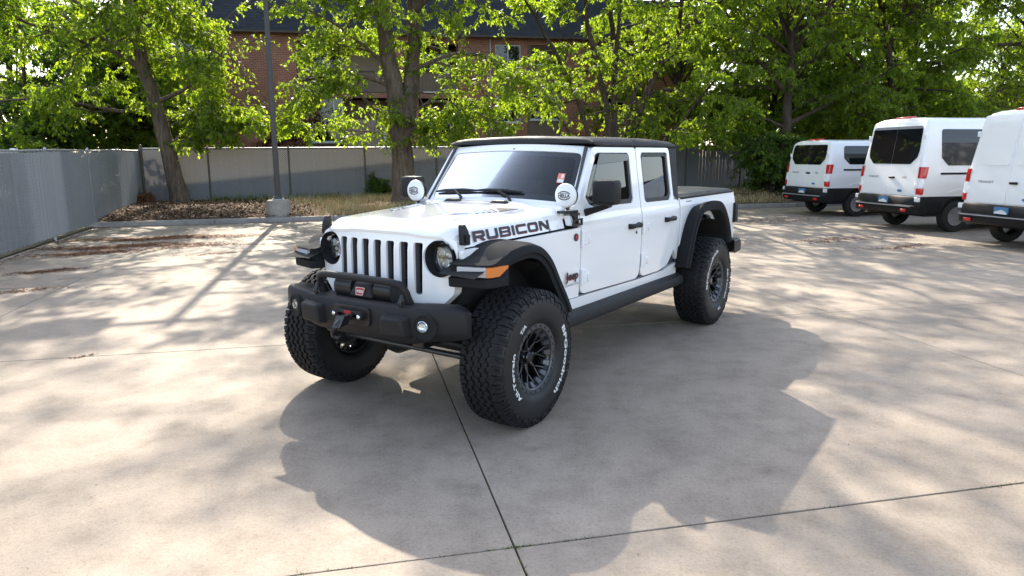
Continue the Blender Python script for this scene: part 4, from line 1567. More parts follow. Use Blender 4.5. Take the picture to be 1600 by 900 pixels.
        if windows:
            rear('window', hole, MAT['glassblk'], d_, -.018, -.013)
        else:
            w_ = rpoly([(sy * a, b) for a, b in [(.06, zw0 + .02), (.52, zw0), (.66, zw0 + .14), (.69, zw0 + .3), (.67, zw1), (.06, zw1)]], .07, 4)
            rear('stamped_panel', w_, MAT['van_white'], d_, -.022, -.012, bevel=.008)
        for zz in (1.05, ztop - .35):
            mb = MB(); mb.box((-.03 + lean(zz), sy * .86, zz - .05), (.02 + lean(zz), sy * .91, zz + .05)); mb.build('hinge', MAT['van_white'], d_, bevel=.008)
        if sy < 0:
            mb = MB(); mb.box((-.045 + lean(1.22), -.20, 1.20), (-.012 + lean(1.22), -.03, 1.245)); mb.build('handle', MAT['black_plastic'], d_, bevel=.012)
            mb = MB(); mb.prism(circ(-.42, .93, .075, 20, .03), (), lambda a, b, d: (d, a, b), -.022, -.01); mb.build('badge', MAT['plate_blue'], d_)
        if sy > 0:
            mb = MB(); put_text(mb, 'TRANSIT', .36, .045, lambda a, b: (-.016 + lean(1.22), .50 - a, 1.23 + b)); mb.build('lettering', MAT['black_plastic'], d_, fix=False)
        else:
            mb = MB(); put_text(mb, '350', .14, .04, lambda a, b: (-.016 + lean(1.22), -.50 - a, 1.23 + b)); mb.build('lettering', MAT['black_plastic'], d_, fix=False)
    # tail lights wrap the corners
    for sy in (-1, 1):
        tl = None
        for (za, zb_, mt, nm) in ((1.22, 1.47, 'red_lens', 'tail_light'), (1.0, 1.216, 'clear_lens', 'reversing_lens'), (.86, .996, 'red_lens', 'lower_lens')):
            mb = MB()
            for y0_, x0_, y1_, x1_ in ((.84, -.02, .99, .0), (.985, .0, 1.045, .10)):
                pass
            mb.rings([[(-.012 + lean(z), sy * (.905 - .03 * (z - .86)), z), (-.008 + lean(z), sy * .965, z), (.022 + lean(z), sy * 1.022, z), (.075 + lean(z) + .05 * (z - .86), sy * 1.04, z), (.09, sy * .95, z), (.03, sy * .89, z)] for z in np.linspace(za, zb_, 4)])
            q_ = mb.build(nm, MAT[mt], tl or root, bevel=.008)
            tl = tl or q_
    mb = MB()
    zl = top - .015
    mb.hexa([(.05 + lean(zl) - .06, -.27, zl - .05), (.05 + lean(zl) + .14, -.27, zl - .02), (.05 + lean(zl) + .14, .27, zl - .02), (.05 + lean(zl) - .06, .27, zl - .05),
             (.05 + lean(zl) - .03, -.24, zl + .035), (.05 + lean(zl) + .14, -.22, zl + .045), (.05 + lean(zl) + .14, .22, zl + .045), (.05 + lean(zl) - .03, .24, zl + .035)])
    mb.build('high_brake_light', MAT['red_lens'], root, bevel=.012)
    # the visible side
    for sy in (-1, 1):
        yside = lambda z: np.interp(z, [p[1] for p in prof], [p[0] for p in prof])
        zs0, zs1 = (1.47, 1.98) if roof == 'low' else (1.50, 2.30)

        def side(name, outline, mat, parent, off, th=.006, bevel=0.0):
            m_ = MB()
            m_.prism(outline, (), lambda a, b, d: (a, d, b), 0, th)
            cuts = [((0, 0, z), (0, 0, 1)) for z in np.arange(.9, top, .1)]
            return m_.build(name, mat, parent, cuts=cuts, warp=lambda c: (c.x, sy * (yside(c.z) + off + c.y), c.z), bevel=bevel)
        if windows:
            for k, (xa_, xb_) in enumerate(((.52, 1.62), (1.72, 2.85), (2.95, 4.0))):
                cl = .17 if k == 0 else .05
                side('side_window', rpoly([(xa_ + cl, zs0), (xb_, zs0), (xb_, zs1), (xa_, zs1), (xa_, zs0 + cl)], .07, 4), MAT['glassblk'], root, .003)
        else:
            for k, (xa_, xb_) in enumerate(((.52, 1.62), (1.72, 2.85))):
                side('stamped_panel', rpoly([(xa_ + .15, zs0), (xb_, zs0), (xb_, zs1), (xa_, zs1), (xa_, zs0 + .15)], .07, 4), MAT['van_white'], root, 0, .008, .006)
        side('door_rail', rrect(.50, 1.30, 2.5, 1.345, .015), MAT['black_plastic'], root, 0, .012)
        # swage over the wheel
        a_ = np.linspace(R(28), R(152), 14)
        pts_ = [(ax - .62 * math.cos(t_), .38 + .60 * math.sin(t_)) for t_ in a_] + [(ax - .56 * math.cos(t_), .38 + .53 * math.sin(t_)) for t_ in a_[::-1]]
        pts_ = [(max(x_, .16), z_) for x_, z_ in pts_ if z_ > .83]
        if len(pts_) > 6:
            side('wheel_arch_swage', pts_, MAT['van_white'], root, 0, .012, .005)
    # wheels
    for x_ in (ax, xa2):
        for sy in (-1, 1):
            w = MB()
            w.lathe([(-.05, .20), (-.10, .215), (-.11, .30), (-.095, .345), (-.05, .36), (.05, .36), (.095, .345), (.11, .30), (.10, .215), (.05, .20)], axis='y', n=40, caps=False)
            wo = w.build('wheel', MAT['rubber'], root, smooth=40)
            wo.location = (x_, sy * .885, .357)
            m2 = MB()
            m2.lathe([(.085, .21), (.10, .208), (.095, .185), (.02, .17), (.015, .07), (.075, .06), (.08, 0)], axis='y', n=32, sgn=sy)
            for k in range(8):
                an = k * math.pi / 4
                m2.X = Matrix.Rotation(an, 4, 'Y')
                m2.box((.05, sy * .060, -.018), (.19, sy * .098, .018))
                m2.X = None
            rm = m2.build('rim', MAT['alloy'], wo, smooth=35)
    return root


MAT['glassblk'] = plain('tinted_glass', (0.006, 0.008, 0.009), 0.03, spec=0.6)
VAN1 = make_van(9.62, 21.25, 'low', 'white low roof passenger van, smallest of the parked vans, with wide rear windows', True, 0)
VAN2 = make_van(9.9, 17.15, 'med', 'tall white passenger van with dark rear windows, parked between two other vans', True, 1)
VAN3 = make_van(10.25, 13.55, 'med', 'tall white windowless cargo van with plain stamped rear doors', False, 2)
# ================================================================== THE PICKUP TRUCK
# local frame: x forward from the front axle, y to the truck's left, z up
TX, TY, TH = -0.66146, 5.0741, -2.178232
TR = empty('pickup_truck', (TX, TY, 0), TH, 'lifted white four door pickup truck with black roof, winch bumper and huge tyres', 'pickup truck')
MAT['white'] = paint('truck_white_paint', (0.84, 0.845, 0.85), 0.12)
MAT['black_tex'] = plain('textured_black', (0.011, 0.011, 0.012), 0.6, spec=.35, var=.15, vscale=5, bmp=.25, bscale=500)
MAT['black_steel'] = plain('black_steel', (0.012, 0.012, 0.013), 0.38, var=.2, vscale=6, bmp=.12, bscale=350)
MAT['flare'] = plain('flare_plastic', (0.017, 0.018, 0.020), 0.8, spec=.15, var=.12, vscale=3, bmp=.15, bscale=600)
MAT['tread'] = plain('tyre_tread', (0.011, 0.011, 0.012), 0.75, spec=.3, var=.25, vscale=9, bmp=.2, bscale=150)
MAT['tyre'] = plain('tyre_sidewall', (0.007, 0.007, 0.008), 0.55, var=.2, vscale=8)
MAT['rim_black'] = plain('gloss_black_rim', (0.010, 0.011, 0.013), 0.25, 0.3, coat=.5)
MAT['rim_ring'] = plain('dark_machined_ring', (0.10, 0.105, 0.112), 0.35, 0.6)
MAT['bolt'] = plain('dark_bolt', (0.10, 0.105, 0.11), 0.35, 0.8)
MAT['letter_white'] = plain('white_letter', (0.72, 0.72, 0.70), 0.6)
MAT['decal'] = plain('dark_decal', (0.022, 0.018, 0.024), 0.4)
MAT['decal_red'] = plain('red_decal', (0.35, 0.02, 0.02), 0.4)
MAT['chrome'] = plain('chrome', (0.75, 0.76, 0.78), 0.12, 1.0)
MAT['lamp_refl'] = plain('lamp_reflector', (0.42, 0.43, 0.45), 0.25, 0.5)
MAT['lamp_refl2'] = plain('lamp_projector', (0.70, 0.72, 0.75), 0.15, 0.6)
MAT['lamp_glass'] = glass('lamp_glass', (0.93, 0.95, 0.96))
MAT['amber'] = plain('amber_lens', (0.62, 0.17, 0.02), 0.2, coat=.5)
MAT['drl'] = plain('lamp_lens_grey', (0.48, 0.50, 0.52), 0.2, coat=.6)
MAT['ws_glass'] = glass('windshield_glass', (0.68, 0.71, 0.71), 0.85, 1.32)
MAT['door_glass'] = glass('door_glass', (0.34, 0.37, 0.37), 1.0, 1.75)
MAT['tint_glass'] = glass('tinted_door_glass', (0.16, 0.18, 0.19), 1.0, 1.6)
MAT['rubber_seal'] = plain('window_rubber', (0.008, 0.008, 0.009), 0.5)
MAT['seat'] = plain('grey_seat_cloth', (0.14, 0.13, 0.125), 0.85, var=.15, vscale=10)
MAT['dash'] = plain('dashboard_black', (0.018, 0.018, 0.019), 0.6)
MAT['sticker'] = plain('orange_sticker', (0.75, 0.22, 0.15), 0.6)
MAT['cover_white'] = plain('lamp_cover_white', (0.78, 0.79, 0.80), 0.35)
MAT['tonneau'] = plain('black_vinyl', (0.02, 0.02, 0.021), 0.5, var=.15, vscale=4, bmp=.2, bscale=300)
MAT['grille_in'] = plain('grille_slot_grey', (0.10, 0.10, 0.105), 0.45)


def yb(z):
    return float(np.interp(z, [.55, .70, .85, 1.05, 1.20, 1.265, 1.31, 1.36, 1.84, 1.90], [.765, .783, .792, .797, .797, .793, .781, .774, .704, .695]))


ZC = [((0, 0, z), (0, 0, 1)) for z in (.62, .70, .78, .85, .95, 1.05, 1.13, 1.20, 1.235, 1.265, 1.29, 1.31, 1.335, 1.36, 1.45, 1.6, 1.72)]


def panel(name, outline, mat, parent, sgn, off=0.0, th=.03, holes=(), bevel=.006, cuts=None, seg=3):
    mb = MB()
    mb.prism(outline, holes, lambda a, b, d: (a, d, b), 0, -th)
    return mb.build(name, mat, parent, cuts=cuts or ZC, warp=lambda c: (c.x, sgn * (yb(c.z) + off + c.y), c.z), bevel=bevel, seg=seg, bang=50)


# ---- windows and doors
W1 = [(-1.06, 1.455), (-1.10, 1.40), (-1.17, 1.372), (-1.87, 1.362), (-1.90, 1.40), (-1.905, 1.79), (-1.34, 1.79), (-1.29, 1.775)]
W1 = rpoly(W1, [.02, .03, .03, .05, .03, .05, .04, .03], 4)
W2 = rpoly([(-2.13, 1.352), (-2.69, 1.345), (-2.735, 1.40), (-2.735, 1.785), (-2.70, 1.793), (-2.16, 1.793), (-2.135, 1.76)], [.05, .05, .03, .05, .02, .05, .02], 4)
D1 = rpoly([(-.945, .71), (-2.025, .685), (-2.032, 1.835), (-1.255, 1.835), (-.945, 1.42)], [.09, .10, .03, .10, .06], 6)
D2 = rpoly([(-2.045, .69), (-2.46, .69), (-2.66, .72), (-2.80, .86), (-2.865, 1.03), (-2.87, 1.34), (-2.79, 1.38), (-2.785, 1.835), (-2.045, 1.835)], [.10, .08, .12, .12, .1, .02, .02, .04, .03], 5)


def grow(poly, d):
    """offset an outline outwards by d (roughly, about each vertex normal)"""
    n = len(poly)
    A = sum(poly[i][0] * poly[(i + 1) % n][1] - poly[(i + 1) % n][0] * poly[i][1] for i in range(n))
    s = 1 if A > 0 else -1
    out = []
    for i in range(n):
        a, b = Vector(poly[i - 1]), Vector(poly[(i + 1) % n])
        t = (b - a)
        if t.length < 1e-9:
            out.append(poly[i]); continue
        t.normalize()
        out.append((poly[i][0] + s * t.y * d, poly[i][1] - s * t.x * d))
    return out


def shrink(poly, d):
    xs = [p[0] for p in poly]; zs = [p[1] for p in poly]
    cx, cz = (min(xs) + max(xs)) / 2, (min(zs) + max(zs)) / 2
    kx, kz = 1 - 2 * d / (max(xs) - min(xs)), 1 - 2 * d / (max(zs) - min(zs))
    return [(cx + (x - cx) * kx, cz + (z - cz) * kz) for x, z in poly]


for sgn in (1, -1):
    for nm, D, W, gl in (('front_door', D1, W1, 'door_glass'), ('rear_door', D2, W2, 'tint_glass')):
        d = panel(nm, D, MAT['white'], TR, sgn, 0, .035, [W], .007)
        fr = panel('window_seal', W, MAT['rubber_seal'], d, sgn, -.010, .03, [shrink(W, .036)], .004)
        panel('window', shrink(W, .024), MAT[gl], d, sgn, -.026, .004, bevel=0)
        # handle
        hx0 = -1.86 if nm == 'front_door' else -2.64
        hz = 1.168
        mb = MB()
        yh = yb(hz)
        mb.rings([[(x, sgn * (yh + y0 * w), hz + z0 * h) for y0, z0 in ((-.004, -.5), (.034, -.42), (.044, 0), (.034, .42), (-.004, .5))] for x, w, h in
                  ((hx0 + .10, .65, .040), (hx0 + .085, .95, .050), (hx0 + .02, 1, .036), (hx0 - .04, 1, .032), (hx0 - .085, 1, .048), (hx0 - .125, .8, .044))])
        mb.build('handle', MAT['black_tex'], d, smooth=40)
        mb = MB(); mb.prism(circ(hx0 + .01, hz + .01, .06, 18, .032), (), lambda a, b, dd: (a, sgn * (yb(b) + dd), b), .0005, .0035); mb.build('handle_cup', MAT['white'], d, smooth=40)
        if nm == 'front_door':
            mb = MB(); mb.lathe([(.0, .013), (.006, .012), (.006, 0)], (hx0 - .06, sgn * yb(1.11), 1.105), 'y', 14, sgn); mb.build('lock', MAT['bolt'], d)
        # hinges
        hx = -.952 if nm == 'front_door' else -2.05
        for hz_ in (1.145, .845):
            y = yb(hz_)
            mb = MB()
            mb.cyl((hx + .006, sgn * (y + .012), hz_ - .062), (hx + .006, sgn * (y + .012), hz_ + .062), .014, 12)
            mb.prism(rpoly([(hx - .004, hz_ - .05), (hx - .095, hz_ - .035), (hx - .115, hz_), (hx - .095, hz_ + .04), (hx - .004, hz_ + .055)], .015, 3), (), lambda a, b, dd: (a, sgn * (y + dd), b), -.002, .026)
            mb.prism(rrect(hx - .088, hz_ - .02, hx - .05, hz_ + .025, .008, 3), (), lambda a, b, dd: (a, sgn * (y + dd), b), .0261, .036)
            mb.build('hinge', MAT['white'], d, bevel=.003)
    # window visor on the front door
    vis = [(-1.30, 1.70), (-1.86, 1.725), (-1.885, 1.78), (-1.36, 1.785), (-1.17, 1.53), (-1.10, 1.44), (-1.115, 1.435), (-1.20, 1.52)]
    panel('rain_visor', rpoly(vis, .012, 3), MAT['glassblk'], TR, sgn, .006, .004, bevel=.001)
    # fixed cab side: rocker, cowl side, fender side, pillar fill
    panel('rocker_panel', rpoly([(-.70, .60), (-2.93, .60), (-2.90, .72), (-2.72, .70), (-2.62, .678), (-2.0, .672), (-1.0, .692), (-.93, .69), (-.68, .69)], .01, 3), MAT['white'], TR, sgn, -.003, .05, bevel=.008)
    panel('cab_inner_side', [(-.90, .62), (-2.90, .62), (-2.90, 1.34), (-2.80, 1.37), (-2.80, 1.838), (-1.23, 1.838), (-.93, 1.40), (-.90, 1.30)], MAT['line_grey'], TR, sgn, -.034, .02, [shrink(W1, -.008), shrink(W2, -.008)], 0)
    fo = [(-.937, .695), (-.937, 1.232), (.34, 1.186), (.34, 1.08), (-.20, 1.12), (-.42, .98), (-.57, .80), (-.63, .695)]
    mb = MB()
    mb.prism(rpoly(fo, [.01, .01, .02, .02, .08, .1, .05, .01], 4), (), lambda a, b, d_: (a, d_, b), 0, -.03)
    mb.build('fender_side', MAT['white'], TR, cuts=ZC + [((x, 0, 0), (1, 0, 0)) for x in (-.8, -.6, -.4, -.2, 0, .2)],
             warp=lambda c: (c.x, sgn * (yb(c.z) + c.y - .125 * min(1, max(0, (c.x + .93) / 1.27)) ** 1.3 - .004), c.z), bevel=.006, seg=3, bang=50)
    # cowl side between hood and A pillar
    mb = MB()
    mb.prism(rpoly([(-.80, 1.252), (-.937, 1.252), (-.937, 1.395), (-.90, 1.405), (-.80, 1.365)], .012, 3), (), lambda a, b, d_: (a, d_, b), 0, -.05)
    mb.build('cowl_side', MAT['white'], TR, cuts=ZC, warp=lambda c: (c.x, sgn * (yb(c.z) + c.y - .004), c.z), bevel=.01, seg=3)
    # round badge and lettering on the fender side
    mb = MB(); mb.lathe([(0, .030), (.005, .029), (.006, .024), (.006, 0)], (-.868, sgn * (yb(1.165) - .003), 1.163), 'y', 24, sgn); bd = mb.build('round_badge', MAT['decal'], TR)
    mb = MB(); mb.lathe([(.0065, .021), (.008, .019), (.008, 0)], (-.868, sgn * (yb(1.165) - .003), 1.163), 'y', 20, sgn); mb.build('badge_center', MAT['decal_red'], bd)
    mb = MB(); put_text(mb, 'Jeep', .19, .085, lambda a, b: (-.815 - sgn * 0 - (a if sgn > 0 else -a), sgn * (yb(.87) + .002), .868 + b), .03, .95); jl = mb.build('lettering', MAT['decal'], TR, fix=False)
    mb = MB(); put_text(mb, 'Jeep', .19, .085, lambda a, b: (-.812 - (a if sgn > 0 else -a), sgn * (yb(.87) + .0008), .865 + b), .03, .95); mb.build('lettering_edge', MAT['decal_red'], jl, fix=False)
    mb = MB(); put_text(mb, 'GLADIATOR', .20, .016, lambda a, b: (-.815 - (a if sgn > 0 else -a), sgn * (yb(.80) + .0015), .808 + b), 0.0, 1.1); mb.build('small_lettering', MAT['decal'], jl, fix=False)
    # rear quarter of the hard top (black pillar)
    panel('roof_pillar', rpoly([(-2.797, 1.345), (-2.905, 1.335), (-2.975, 1.85), (-2.80, 1.85)], .015, 3), MAT['black_tex'], TR, sgn, .0, .06, bevel=.012)
    # cab corner below the pillar
    panel('cab_corner', rpoly([(-2.873, 1.33), (-2.868, 1.03), (-2.805, .86), (-2.90, .74), (-2.918, 1.0), (-2.918, 1.33)], .008, 2), MAT['white'], TR, sgn, -.002, .04, bevel=.005)
    # bed side
    ar = [(-4.03, .80), (-3.985, .92), (-3.89, 1.035), (-3.765, 1.125), (-3.60, 1.15), (-3.40, 1.155), (-3.26, 1.135), (-3.155, 1.055), (-3.07, .91), (-3.0, .75), (-2.97, .66)]
    bo = [(-2.94, 1.352), (-4.60, 1.352), (-4.615, .80)] + ar + [(-2.945, .66)]
    panel('bed_side', bo, MAT['white'], TR, sgn, .004, .045, bevel=.010)
    mb = MB(); mb.box((-4.57, sgn * .60, 1.335), (-2.945, sgn * .79, 1.362)); mb.build('bed_rail', MAT['black_tex'], TR, bevel=.01)
    mb = MB(); mb.prism(rrect(-3.24, 1.303, -3.10, 1.312, .003), (), lambda a, b, d_: (a, sgn * (yb(b) + .004 + d_), b), .0005, .003); mb.build('bed_emblem', MAT['bolt'], TR)
    # rock rail
    mb = MB()
    rp = [(.70, .50), (.80, .487), (.845, .50), (.852, .545), (.835, .59), (.77, .605), (.70, .60)]
    mb.rings([[(x, sgn * y, z) for y, z in rp] for x in (-.66, -.72, -1.5, -2.3, -2.90, -2.95)])
    mb.build('rock_rail', MAT['black_tex'], TR, bevel=.012, seg=3)
    for x in (-1.0, -1.75, -2.5):
        mb = MB(); mb.tube([(x, sgn * .78, .50), (x + .02, sgn * .55, .53)], .028, 8); mb.build('rail_bracket', MAT['black_steel'], TR, smooth=50)

# ---- bed, tailgate, cover
mb = MB(); mb.box((-4.57, -.72, .80), (-2.95, .72, .86)); mb.box((-2.99, -.75, .80), (-2.945, .75, 1.34)); mb.build('bed_floor', MAT['black_tex'], TR)
mb = MB(); mb.prism(rrect(-.70, .82, .70, 1.345, .03), (), lambda a, b, d: (d, a, b), -4.62, -4.57); tg = mb.build('tailgate', MAT['white'], TR, bevel=.01)
mb = MB(); mb.box((-4.64, -.1, 1.22), (-4.622, .1, 1.29)); mb.build('tailgate_handle', MAT['black_tex'], tg, bevel=.008)
mb = MB()
mb.rings([[(x, -.755, 1.363), (x, -.73, 1.363 + h), (x, -.35, 1.375 + h), (x, .35, 1.375 + h), (x, .73, 1.363 + h), (x, .755, 1.363)] for x, h in ((-4.585, .006), (-4.56, .018), (-3.8, .022), (-3.79, .012), (-3.775, .022), (-3.0, .024), (-2.95, .016))])
mb.build('tonneau_cover', MAT['tonneau'], TR, bevel=.006)
for sgn in (1, -1):
    mb = MB(); mb.hexa([(-4.55, sgn * .70, .985), (-4.55, sgn * .835, .985), (-4.70, sgn * .82, .985), (-4.70, sgn * .70, .985), (-4.55, sgn * .70, 1.215), (-4.55, sgn * .835, 1.215), (-4.70, sgn * .815, 1.205), (-4.70, sgn * .70, 1.205)])
    tl = mb.build('tail_light', MAT['black_plastic'], TR, bevel=.02, seg=3)
    mb = MB(); mb.box((-4.712, sgn * .72, 1.02), (-4.702, sgn * .80, 1.18)); mb.build('lens', MAT['red_lens'], tl)
mb = MB()
mb.rings([[(-4.50 + dx, y, .64), (-4.72 + dx, y, .65), (-4.75 + dx, y, .69), (-4.74 + dx, y, .77), (-4.69 + dx, y, .80), (-4.50 + dx, y, .80)] for y, dx in ((-.90, .14), (-.86, .04), (-.6, 0), (.6, 0), (.86, .04), (.90, .14))])
rb = mb.build('rear_bumper', MAT['black_steel'], TR, bevel=.015, seg=3)

# ---- roof
mb = MB()
secs = []
for x, k in ((-1.228, .0), (-1.245, .45), (-1.29, .8), (-1.42, 1.0), (-1.98, 1.06), (-1.995, .96), (-2.005, .96), (-2.02, 1.06), (-2.6, 1.0), (-2.86, .85), (-2.95, .6), (-2.985, .2)):
    h = .074 * k
    zb_ = 1.864 if x > -1.26 else (1.852 if x > -1.3 else 1.842)
    secs.append([(x, s * y, z) for s, y, z in ((1, .718, zb_), (1, .722, zb_ + .012), (1, .712, zb_ + .45 * h), (1, .665, zb_ + .85 * h), (1, .55, zb_ + .003 + h), (1, .25, zb_ + .010 + h * 1.05), (1, 0, zb_ + .014 + h * 1.06),
                                              (-1, .25, zb_ + .010 + h * 1.05), (-1, .55, zb_ + .003 + h), (-1, .665, zb_ + .85 * h), (-1, .712, zb_ + .45 * h), (-1, .722, zb_ + .012), (-1, .718, zb_))])
mb.rings(secs)
roof = mb.build('roof', MAT['black_tex'], TR, smooth=50)
mb = MB(); mb.box((-2.94, -.66, 1.36), (-2.91, .66, 1.84)); 
bk = MB()
bk.prism(rpoly([(-.69, 1.34), (.69, 1.34), (.66, 1.85), (-.66, 1.85)], .02), [rrect(-.56, 1.42, .56, 1.78, .06)], lambda a, b, d: (d - (b - 1.34) * .12, a, b), -2.86, -2.90)
bw = bk.build('cab_back', MAT['black_tex'], TR)
mb = MB(); mb.prism(rrect(-.565, 1.415, .565, 1.785, .06), (), lambda a, b, d: (d - (b - 1.34) * .12, a, b), -2.875, -2.879); mb.build('rear_window', MAT['tint_glass'], bw)
mb = MB(); mb.box((-2.92, -.74, .62), (-2.86, .74, 1.338)); mb.build('cab_back_lower', MAT['white'], TR)

# ---- windshield frame and glass: plane from the cowl to the roof
WB = Vector((-.865, 0, 1.385)); WT = Vector((-1.225, 0, 1.862))
wdir = (WT - WB); wl = wdir.length; wdir.normalize()
wn = Vector((wdir.z, 0, -wdir.x))          # outward normal (forward/up)


def wsp(a, b, d):
    # a across, b up the slope (0..wl); slight barrel
    p = WB + wdir * b + wn * (d - .05 * (a / .74) ** 2)
    return (p.x, a, p.z)


wo = rpoly([(-.775, 0), (.775, 0), (.715, wl), (-.715, wl)], [.03, .03, .09, .09], 5)
wi = rpoly([(-.695, .065), (.695, .065), (.645, wl - .065), (-.645, wl - .065)], [.06, .06, .07, .07], 5)
mb = MB(); mb.prism(wo, [wi], lambda a, b, d: (a, b, d), 0, -.06)
wf = mb.build('windshield_frame', MAT['white'], TR, cuts=[((a, 0, 0), (1, 0, 0)) for a in np.arange(-.7, .71, .1)], warp=lambda c: wsp(c.x, c.y, c.z), bevel=.014, seg=3, bang=50)
mb = MB(); mb.prism(shrink(wi, -.004), (), lambda a, b, d: (a, b, d), -.006, -.011)
wg = mb.build('windshield', MAT['ws_glass'], TR, cuts=[((a, 0, 0), (1, 0, 0)) for a in np.arange(-.7, .71, .05)], warp=lambda c: wsp(c.x, c.y, c.z), smooth=60)
# black ceramic border
mb = MB(); mb.prism(shrink(wi, -.002), [rpoly([(-.655, .125), (.655, .125), (.60, wl - .105), (-.60, wl - .105)], .07, 5)], lambda a, b, d: (a, b, d), -.0115, -.0135)
mb.build('ceramic_border', MAT['grille_in'], wg, cuts=[((a, 0, 0), (1, 0, 0)) for a in np.arange(-.7, .71, .1)], warp=lambda c: wsp(c.x, c.y, c.z))
mb = MB(); mb.prism([(.515, .24), (.575, .24), (.565, .33), (.505, .33)], (), lambda a, b, d: wsp(a, b, d), -.004, -.003); st_ = mb.build('sticker', MAT['sticker'], wg)
mb = MB(); mb.prism([(.52, .245), (.57, .245), (.567, .275), (.517, .275)], (), lambda a, b, d: wsp(a, b, d), -.0025, -.0018); mb.prism([(.540, .285), (.562, .285), (.557, .322), (.536, .322)], (), lambda a, b, d: wsp(a, b, d), -.0025, -.0018); mb.build('sticker_print', MAT['letter_white'], st_)
# wipers
for (a0, b0, a1, b1) in ((.23, -.02, .02, .125), (-.28, -.02, -.44, .125)):
    mb = MB()
    mb.tube([wsp(a0, b0, .02), wsp(a0 * .7 + a1 * .3, b0 * .5 + b1 * .5, .035), wsp(a1, b1, .022)], [.014, .011, .009], 8)
    wp = mb.build('wiper', MAT['black_tex'], wg, smooth=50)
    mb = MB()
    mb.tube([wsp(a1 - .22, b1 - .004, .012), wsp(a1 - .1, b1, .016), wsp(a1 + .1, b1, .016), wsp(a1 + .24, b1 - .004, .012)], [.009, .015, .015, .009], 6)
    mb.build('blade', MAT['rubber_seal'], wp, smooth=50)
# cowl
mb = MB()
mb.hexa([(-.77, -.72, 1.30), (-.92, -.74, 1.30), (-.92, .74, 1.30), (-.77, .72, 1.30), (-.77, -.71, 1.372), (-.90, -.745, 1.395), (-.90, .745, 1.395), (-.77, .71, 1.372)])
cw = mb.build('cowl', MAT['white'], TR, bevel=.012)
mb = MB()
for k in range(26):
    y = -.36 + k * .028
    mb.box((-.83, y, 1.384), (-.775, y + .016, 1.394))
mb.box((-.835, -.37, 1.377), (-.77, .37, 1.3855))
mb.build('cowl_vent', MAT['black_tex'], cw)

# ---- hood
def hw(x):
    return .615 + (.42 - x) / 1.2 * .118


def hood_pt(x, s):
    """s in -1..1 across"""
    w = hw(x)
    f = min(1.0, max(0.0, (.44 - x) / 1.2))
    ze = 1.19 + .045 * f
    zshould = 1.318 + .052 * f
    ztop = 1.335 + .072 * f
    # nose roll-off
    nose = max(0.0, (x - .26) / .18)
    drop = .062 * nose ** 2.2
    a = abs(s)
    if a > .93:
        t = (1 - a) / .07
        y, z = w + .004 - .028 * t, ze + (zshould - .028 - ze) * t
    elif a > .80:
        t = (.93 - a) / .13
        y = w - .024 - .085 * t ** .9 - .0 
        z = zshould - .028 + .040 * (1 - (1 - t) ** 2)
    else:
        t = a / .80
        y = (w - .109) * t
        bul = .5 + .5 * math.cos(math.pi * min(1, max(0, (t - .45) / .35)))
        z = zshould + .012 + (ztop - zshould - .006) * bul + .008 * (1 - t * t)
    z = z - drop * (1 if a < .93 else max(0, (z - ze) / (zshould - ze)))
    gxf = .425 - .075 * (abs(y) / .6) ** 2.2 - .0144 + .014
    xx = x + min(1, max(0, (x + .1) / .54)) ** 1.5 * (gxf - .44)
    if a > .80:            # the nose corner rounds into the grille outline
        y -= .03 * max(0, (x - .30) / .14) ** 2 * min(1, (a - .80) / .13)
    return (xx, math.copysign(y, s) if s else 0.0, z)


ss = [-1, -.985, -.965, -.945, -.93, -.915, -.90, -.88, -.86, -.83, -.80] + list(np.linspace(-.77, .77, 41)) + [.80, .83, .86, .88, .90, .915, .93, .945, .965, .985, 1]
hx_ = list(np.linspace(-.785, .24, 40)) + [.27, .30, .325, .35, .37, .39, .405, .418, .428, .436, .44]
mb = MB()
mb.rings([[hood_pt(x, s) for s in ss] for x in hx_], close=False, cap0=False, cap1=False)
front = [hood_pt(.44, s) for s in ss]
mb.rings([front, [(p[0] - .004, p[1] * .995, p[2] - .016) for p in front], [(p[0] - .05, p[1] * .98, p[2] - .03) for p in front]], close=False, cap0=False, cap1=False)
hood = mb.build('hood', MAT['white'], TR, smooth=35, fix=True)
